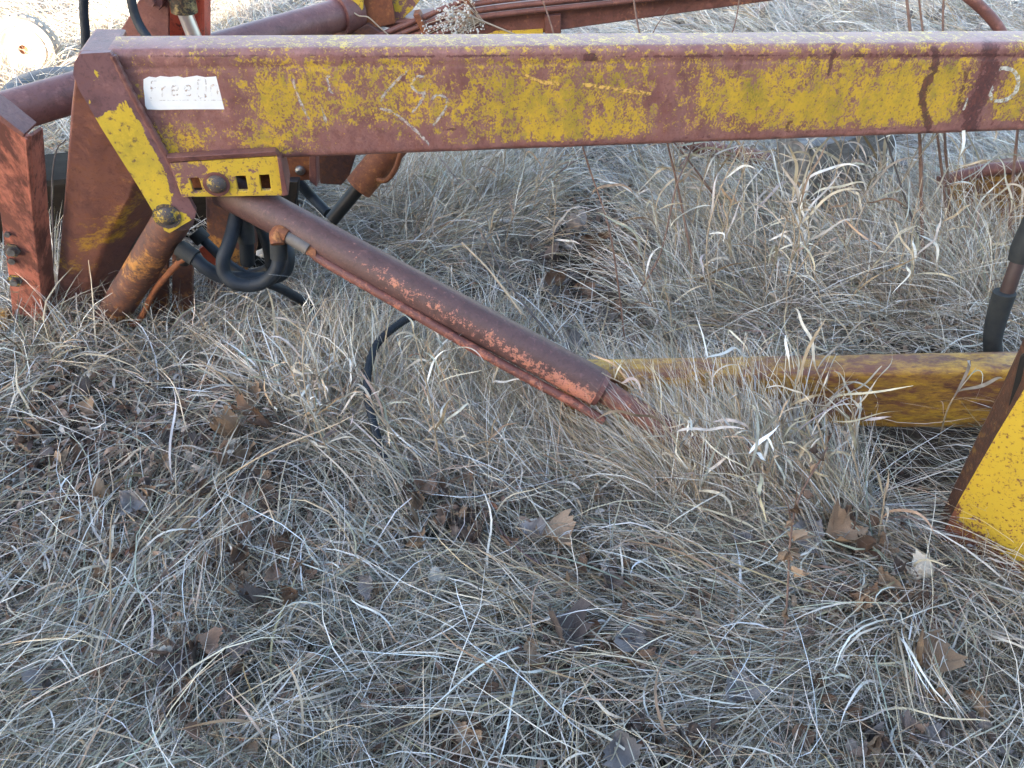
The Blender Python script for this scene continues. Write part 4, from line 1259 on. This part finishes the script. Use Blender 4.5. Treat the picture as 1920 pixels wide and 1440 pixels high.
stalk([G(210, 1340), W(208, 1150, .8), W(207, 1000, .86), W(215, 945, .88)], .0017, 'thin pale stalk standing in the litter of the left foreground', 4, .006, .09)
stalk([G(330, 720), W(250, 650, 1.5), W(165, 570, 1.55)], .0018, 'thin white stalk leaning over the foot of the mast', 2, .004, .1)
stalk([G(1640, 1050), W(1655, 960, 1.0), W(1660, 915, 1.0)], .0022, 'short white stalk with hanging torn blades beside the bucket plate', 6, .011, .13)
stalk([G(1760, 830), W(1780, 760, 1.2), W(1830, 690, 1.22)], .0018, 'pale stalk bending right against the lower beam', 4, .008, .17)
stalk([G(1760, 1400), W(1775, 1240, .75), W(1790, 1160, .78)], .0022, 'grey green flat stalk standing in the right foreground', 4, .010, .13)

def leafy(n, px0, px1, py0, py1, lean, h0, h1, label, places, lw=.008, ll=.17, group='leafy dry grass stalks'):
    for _ in range(n):
        ax_ = rnd.uniform(px0, px1)
        a = G(ax_, rnd.uniform(py0, py1))
        place = places[min(len(places) - 1, int((ax_ - px0) / (px1 - px0) * len(places)))]
        h = rnd.uniform(h0, h1)
        dx = lean * h + rnd.gauss(0, .22) * h
        dy = rnd.gauss(-.1, .2) * h
        f_ = (h - h0) / (h1 - h0)
        nl_ = rnd.randint(5, 8)
        what = ('short' if f_ < .33 else 'tall' if f_ > .66 else 'middling') + (' left leaning' if dx < -.25 * h else ' right leaning' if dx > .25 * h else ' upright') 
        stalk([a, a + Vector((dx * .25, dy * .25, h * .42)), a + Vector((dx * .6, dy * .6, h * .78)), a + Vector((dx, dy, h))], rnd.uniform(.0014, .0022), '%s %s %s' % (what, label, place), nl_, lw, ll, group=group)
leafy(22, 1220, 1640, 860, 1000, -.5, .22, .42, 'leafy stalk before the low beam', ('right beside the cylinder rod', 'between cylinder rod and dried stem', 'behind the dried orange brown stem', 'next to the dark hollow'), .0085, .15)
leafy(34, 1240, 1720, 440, 640, -.25, .30, .66, 'leafy stalk under the arm', ('beside the leaf hollow', 'below the slanted weed stem', 'below the timber block', 'beside the thickest weed stem'), .0095, .20)
leafy(8, 1740, 1900, 460, 600, .1, .25, .42, 'leafy stalk by the bucket hose', ('on its left', 'right behind it'), .008, .18)
leafy(16, 500, 700, 720, 900, -.1, .14, .28, 'leafy stalk left of the spiral hose', ('below the hose loops', 'half way to the hose loops', 'close against it'), .007, .11)
leafy(14, 740, 1000, 740, 900, -.1, .14, .30, 'leafy stalk right of the spiral hose', ('close against it', 'below the middle of the cylinder', 'below the cylinder end'), .007, .12)
leafy(18, 700, 1050, 370, 520, .2, .18, .38, 'leafy stalk behind the lift cylinder', ('near the far bracket', "above the cylinder's middle", 'near the leaf hollow'), .008, .15)
leafy(8, 20, 420, 620, 700, .3, .12, .26, "grass stalk at the machine's foot", ('below the orange channel', 'below the mast', 'below the tilt cylinder'), .006, .12)

# brown weed stems
def weed(pts, r, label, mat='stem', twigs=0):
    q = catmull(pts, 6)
    root = empty('weed_stem', (q[0].x, q[0].y, 0), label, 'weed stem', 'dead weed stems')
    bm = bmesh.new()
    tube_into(bm, q, [r * (1 - .35 * i / len(q)) * (1.18 if i % 7 == 3 else 1) for i in range(len(q))], 8)
    bm_link('stem', bm, M[mat], root)
    for k in range(twigs):
        p = q[int(len(q) * rnd.uniform(.4, .95))]
        e = p + Vector((rnd.uniform(-.12, .12), rnd.uniform(-.05, .05), rnd.uniform(.05, .14)))
        bm = bmesh.new()
        tube_into(bm, [p, p.lerp(e, .5) + Vector((0, 0, .01)), e], [r * .5, r * .4, r * .25], 6)
        bm_link('twig', bm, M[mat], root)
    return root
weed([W(1173, 650, 1.66), W(1160, 540, 1.72), W(1140, 420, 1.80), W(1095, 283, 1.92), (W(1040, 70, 2.1)), W(1010, -20, 2.15)], .0028, 'thin reddish weed stem above the leaf hollow')
weed([W(1300, 500, 1.85), W(1275, 370, 1.95), W(1253, 275, 2.0), W(1200, 65, 2.15), W(1186, -15, 2.2)], .0034, 'dark brown weed stem crossing a slanted one under the arm', twigs=1)
weed([W(1352, 385, 2.1), W(1300, 312, 2.15), W(1262, 265, 2.2)], .0036, 'slanted brown weed stem leaning left under the arm')
weed([W(1200, 545, 1.75), W(1240, 470, 1.8), W(1268, 350, 1.9), W(1296, 280, 2.0), W(1372, 65, 2.2), W(1388, -15, 2.25)], .0026, 'grey brown weed stem curving right under the arm')
weed([W(1738, 590, 1.86), W(1729, 430, 1.98), W(1724, 250, 2.08), W(1707, 63, 2.2), W(1698, -20, 2.25)], .0056, 'thickest brown weed stem of the row under the right of the arm')
weed([W(1790, 480, 2.0), W(1776, 400, 2.08), W(1757, 250, 2.15), W(1731, 63, 2.3), W(1721, -20, 2.35)], .0042, 'brown weed stem right of the thickest stem, leaning left')
weed([W(1783, 430, 2.1), W(1778, 340, 2.15), W(1771, 250, 2.2), W(1768, 63, 2.35), W(1770, -20, 2.4)], .0046, 'straight upright brown weed stem beside the leaning one')
weed([W(1725, 450, 1.95), W(1690, 350, 2.0), W(1658, 250, 2.1)], .0032, 'grey brown weed stem leaning left of the thickest stem', 'darktwig')
weed([W(1893, 430, 2.0), W(1898, 350, 2.05), W(1908, 245, 2.12), W(1925, 60, 2.3)], .0050, 'brown weed stem in front of the far bucket side')
weed([W(1040, 640, 1.55), W(960, 540, 1.68), W(905, 440, 1.8)], .0034, 'dark straight twig leaning above the lift cylinder', 'darktwig')
weed([W(980, 590, 1.62), W(920, 510, 1.72), W(866, 455, 1.8)], .0034, 'pale grey twig next to the dark straight twig', 'palestem')
frond0 = weed([G(1452, 1345, .03), W(1474, 1150, .80), W(1490, 960, .93), W(1552, 838, 1.02)], .0024, 'orange brown dried stem with shrivelled leaves in the right foreground', twigs=2)
weed([W(86, 570, 1.80), W(100, 490, 1.82), W(97, 360, 1.86), W(105, 285, 1.9), W(124, 262, 1.92)], .0022, 'thin knobbly grey twig between orange channel and mast', 'darktwig')
frond1 = weed([G(1180, 1350, .05), G(1270, 1375, .06), G(1330, 1398, .05), G(1420, 1440, .04)], .0032, 'dried brown frond stem lying at the bottom edge', 'stem')
frond2 = weed([G(1560, 1425, .05), G(1640, 1400, .06), G(1760, 1376, .06), G(1860, 1385, .05)], .0034, 'dried brown frond stem lying in the bottom right corner', 'stem')

# seed heads
def seed_head(pts, c, spread, nst, label, Y):
    root = empty('goldenrod', tuple(pts[0].xy) + (0,), label, 'weed', 'dried goldenrod heads')
    bm = bmesh.new()
    tube_into(bm, catmull(pts, 5), .0022, 6)
    bm_link('stem', bm, M['palestem'], root)
    bs = bmesh.new(); bf = bmesh.new()
    for i in range(nst):
        e = c + Vector((rnd.gauss(0, spread), rnd.gauss(0, spread * .7), rnd.gauss(0, spread * 1.1)))
        p = pts[-1].lerp(pts[-2], rnd.uniform(0, .6))
        tube_into(bs, [p, p.lerp(e, .6) + Vector((0, 0, .01)), e], .0007, 4)
        for k in range(7):
            f = e + Vector((rnd.gauss(0, .007), rnd.gauss(0, .007), rnd.gauss(0, .007)))
            rr = rnd.uniform(.0016, .0034)
            m4 = Matrix.Translation(f) @ Matrix.Diagonal((rr, rr, rr, 1))
            bmesh.ops.create_icosphere(bf, subdivisions=1, radius=1, matrix=m4)
    bm_link('flower_stalks', bs, M['palestem'], root)['kind'] = 'stuff'
    bm_link('seed_fluff', bf, M['fluff'], root)['kind'] = 'stuff'
seed_head([W(1100, 130, 2.15), W(990, 76, 2.15), W(930, 50, 2.12), W(880, 30, 2.1)], W(848, 46, 2.1), .032, 62, 'fluffy grey goldenrod head hanging over the top edge of the arm', 2.1)
seed_head([G(1860, 640), W(1830, 560, 1.8), W(1800, 590, 1.78)], W(1793, 600, 1.76), .034, 60, 'fluffy grey goldenrod head in the grass left of the bucket hose', 1.8)

# ------------------------------------------------------------------ fallen leaves, each its own
def leaf_mesh(name, fold, bend, roll, rows=9, seed=0, jag=.13):
    r = random.Random(seed)
    bm = bmesh.new()
    cols = [-1, -.75, -.4, 0, .4, .75, 1]
    bite = r.uniform(.2, .8), r.choice((-1, 1))
    grid = []
    for i in range(rows):
        t = i / (rows - 1)
        hw = .50 * (math.sin(math.pi * min(1, t * .93 + .07) ** .62)) ** .8 * (1 - .25 * t) * (1 + .09 * (-1) ** i) + .01
        row = []
        ang = bend * (t - .5)
        for cix in cols:
            x = cix * hw * (1 + (r.uniform(-jag, jag) if abs(cix) == 1 else 0))
            if cix * bite[1] > .5 and abs(t - bite[0]) < .12: x *= .72
            z = abs(cix) ** 1.3 * hw * fold + r.uniform(-.025, .025) + .11 * math.sin(5 * t + 2 * cix + seed) + .05 * math.sin(11 * t - 3 * cix + 2 * seed) + (.035 if abs(cix) == .4 and i % 2 else 0) - (.03 if cix == 0 else 0)
            y = t - .5
            a2 = roll * cix * .5
            xx = x * math.cos(a2); z += abs(x) * math.sin(abs(a2))
            y2 = math.sin(ang) / max(abs(bend), .05) * (1 if bend > 0 else 1) if abs(bend) > .05 else y
            z2 = (1 - math.cos(ang)) / max(abs(bend), .05) if abs(bend) > .05 else 0
            row.append(bm.verts.new((xx, y2 * (abs(bend) if False else 1), z + z2)))
        grid.append(row)
    for i in range(rows - 1):
        for k in range(6):
            bm.faces.new((grid[i][k], grid[i][k + 1], grid[i + 1][k + 1], grid[i + 1][k]))
    tube_into(bm, [(0, -.5, 0), (.02, -.7, .03), (.06, -.95, .02)], [.012, .010, .008], 4)
    me = bpy.data.meshes.new(name)
    bm.to_mesh(me); bm.free()
    me.polygons.foreach_set('use_smooth', [True] * len(me.polygons))
    return me
shapes = {'flat': [leaf_mesh('leaf', .30, .8, .5, 13, s) for s in (1, 2, 8, 9)], 'cup': [leaf_mesh('leaf', .7, 1.3, 1.0, 12, s) for s in (3, 4, 10, 11)],
          'roll': [leaf_mesh('leaf', 1.5, 1.9, 1.7, 11, s) for s in (5, 6, 7, 12)]}
LM = {}
def leaf(px, py, size_px, kind, mat, label, rz=None, z=.05, tilt=.35, group='fallen dry leaves'):
    me = rnd.choice(shapes[kind])
    key = (me.name, mat)
    if key not in LM:
        m2 = me.copy(); m2.materials.clear(); m2.materials.append(M[mat]); LM[key] = m2
    p = G(px, py, z)
    p.z += float(gz(p.x, p.y))
    o = bpy.data.objects.new('leaf', LM[key])
    C.objects.link(o)
    s_ = size_px * depth(p) / F
    o.location = p
    o.scale = (s_, s_, s_)
    o.rotation_euler = (rnd.gauss(0, tilt), rnd.gauss(0, tilt), rnd.uniform(0, 6.28) if rz is None else rz)
    return tag(o, label, 'leaf', group)
for a in [(1050, 992, 82, 'flat', 'leaftan', 'large flat tan leaf lying below the foot of the lift cylinder'),
          (435, 838, 52, 'flat', 'leafpale', 'small cream pointed leaf in the brown litter below the hoses'),
          (1062, 1192, 100, 'cup', 'leafdark', 'large dark grey brown leaf in the central foreground'),
          (1190, 1190, 74, 'flat', 'leafgrey', 'grey veined leaf right of the large dark leaf'),
          (1580, 1005, 90, 'cup', 'leaftan', 'largest tan veined leaf left of the bucket plate corner'),
          (1515, 1000, 70, 'flat', 'leafgrey', 'grey leaf behind the orange brown dried stem'),
          (1735, 1225, 96, 'cup', 'leaftan', 'long pale tan leaf folded in half in the right foreground'),
          (1385, 1300, 82, 'flat', 'leafgrey', 'grey heart shaped leaf left of the dried stem near the bottom'),
          (360, 1235, 84, 'flat', 'leafdark', 'flat dark brown leaf in the left foreground'),
          (1730, 1085, 58, 'cup', 'leafpale', 'pale curled leaf under the corner of the bucket plate'),
          (78, 1278, 56, 'cup', 'leafgrey', 'crumpled blue grey leaf near the bottom left corner'),
          (245, 942, 56, 'flat', 'leafgrey', 'flat blue grey leaf in the litter below the mast'),
          (1168, 1398, 74, 'flat', 'leafgrey', 'blue grey leaf lying under the dried frond'),
          (1390, 1005, 62, 'flat', 'leafgrey', 'pale grey leaf left of the tan veined leaves'),
          (990, 985, 52, 'cup', 'leafgrey', 'small crinkled grey leaf left of the large tan leaf'),
          (870, 1360, 60, 'cup', 'leaftan', 'crumpled tan leaf at the bottom centre'),
          (470, 745, 56, 'cup', 'leaftan', 'crumpled tan leaf on the litter heap below the hose loop'),
          (168, 768, 40, 'flat', 'leaftan', 'pinkish tan leaf in the grass below the mast foot'),
          (310, 1232, 40, 'cup', 'leafpale', 'small cream crumpled leaf left of the flat dark leaf'),
          (1390, 1055, 40, 'flat', 'leafpale', 'small white leaf below the pale grey leaf'),
          (1310, 1100, 50, 'cup', 'leafbrown', 'torn brown leaf in the grass left of the dried stem'),
          (820, 1075, 40, 'flat', 'leafpale', 'small pale upright leaf in the central grass'),
          (690, 1090, 46, 'flat', 'leafgrey', 'dull grey leaf left of the small pale upright leaf'),
          (1670, 1105, 50, 'cup', 'leaftan', 'curled tan leaf right of the dried stem')]:
    leaf(*a, z=.085, tilt=.3)
areas = [(980, 1230, 430, 660, 36, 'dark', 'in the leaf hollow behind the lift cylinder'), (380, 520, 720, 950, 24, 'b', 'in the litter heap below the hose loop'),
         (400, 560, 990, 1160, 24, 'b', 'in the litter pocket of the left middle foreground'), (740, 900, 890, 1010, 16, 'b', 'below the end of the spiral hose'),
         (1000, 1240, 1140, 1250, 12, 'b', 'round the large dark leaf'), (740, 960, 1280, 1410, 14, 'b', 'in the litter pocket at the bottom centre'),
         (0, 400, 720, 980, 30, 's', 'in the litter below the mast'), (0, 400, 980, 1300, 26, 's', 'in the grass of the left foreground'),
         (320, 470, 1210, 1420, 16, 'b', 'round the flat dark leaf'), (1480, 1720, 960, 1160, 16, 'b', 'between the dried stem and the bucket plate'),
         (1060, 1180, 1040, 1110, 8, 'b', 'just below the large flat tan leaf'), (1300, 1850, 1150, 1430, 16, 'b', 'in the grass of the right foreground'),
         (600, 1200, 900, 1400, 16, 's', 'scattered in the central foreground grass'), (1200, 1900, 20, 70, 6, 'g', 'on the frosty grass behind the arm'),
         (1500, 1900, 260, 420, 6, 'g', 'in the frosty grass near the timber block')]
for (xa, xb, ya, yb_, n_, kd, where) in areas:
    for _ in range(n_):
        kind = rnd.choice(['roll', 'roll', 'cup', 'cup', 'flat'])
        if kd == 's': kind = rnd.choice(['roll', 'roll', 'cup'])
        mat = {'dark': rnd.choice(['leafdark', 'leafbrown', 'leafgrey', 'leafgrey', 'leafgrey']), 'b': rnd.choice(['leafbrown', 'leafbrown', 'leaftan', 'leafdark']), 's': rnd.choice(['leafbrown', 'leaftan', 'leafdark']), 'g': 'leafgrey'}[kd]
        nm = {'leafdark': 'dark', 'leafbrown': 'brown', 'leaftan': 'tan', 'leafgrey': 'grey'}[mat]
        lo_, hi_ = {'dark': (24, 52), 'b': (24, 52), 's': (18, 36), 'g': (24, 40)}[kd]
        sz = rnd.uniform(lo_, hi_)
        size = 'small' if sz < lo_ + (hi_ - lo_) / 3 else 'larger' if sz > lo_ + (hi_ - lo_) * 2 / 3 else 'medium'
        how = {'roll': 'rolled', 'cup': 'curled', 'flat': 'flat'}[kind]
        lab = '%s %s %s leaf %s' % (size, how, nm, where)
        leaf(rnd.uniform(xa, xb), rnd.uniform(ya, yb_), sz, kind, mat, lab, z=rnd.uniform(.05, .095), tilt=.5, group=lab.replace(' leaf ', ' leaves '))

# shrivelled leaves hanging on the dried stems
def shrivel(root, pts, n, s0, s1, mats):
    q = catmull(pts, 8)
    for _ in range(n):
        p = rnd.choice(q) + Vector((rnd.gauss(0, .012), rnd.gauss(0, .012), rnd.uniform(-.012, .02)))
        me = rnd.choice(shapes['roll'] + shapes['cup'])
        key = (me.name, rnd.choice(mats))
        if key not in LM:
            m2 = me.copy(); m2.materials.clear(); m2.materials.append(M[key[1]]); LM[key] = m2
        o = bpy.data.objects.new('leaf', LM[key])
        C.objects.link(o)
        o.parent = root
        o.location = p - root.location
        k_ = rnd.uniform(s0, s1)
        o.scale = (k_ * .6, k_, k_)
        o.rotation_euler = (rnd.uniform(-1.2, 1.2), rnd.uniform(-1.2, 1.2), rnd.uniform(0, 6.28))
shrivel(frond0, [W(1474, 1150, .80), W(1490, 960, .93), W(1552, 838, 1.02)], 14, .018, .04, ['leaftan', 'leafbrown'])
shrivel(frond1, [G(1180, 1350, .07), G(1270, 1375, .08), G(1330, 1398, .07), G(1400, 1425, .06)], 24, .018, .042, ['leafdark', 'leafbrown'])
shrivel(frond2, [G(1600, 1412, .07), G(1680, 1392, .08), G(1760, 1376, .08), G(1850, 1384, .07)], 24, .018, .04, ['leafdark', 'leafbrown', 'leafgrey'])
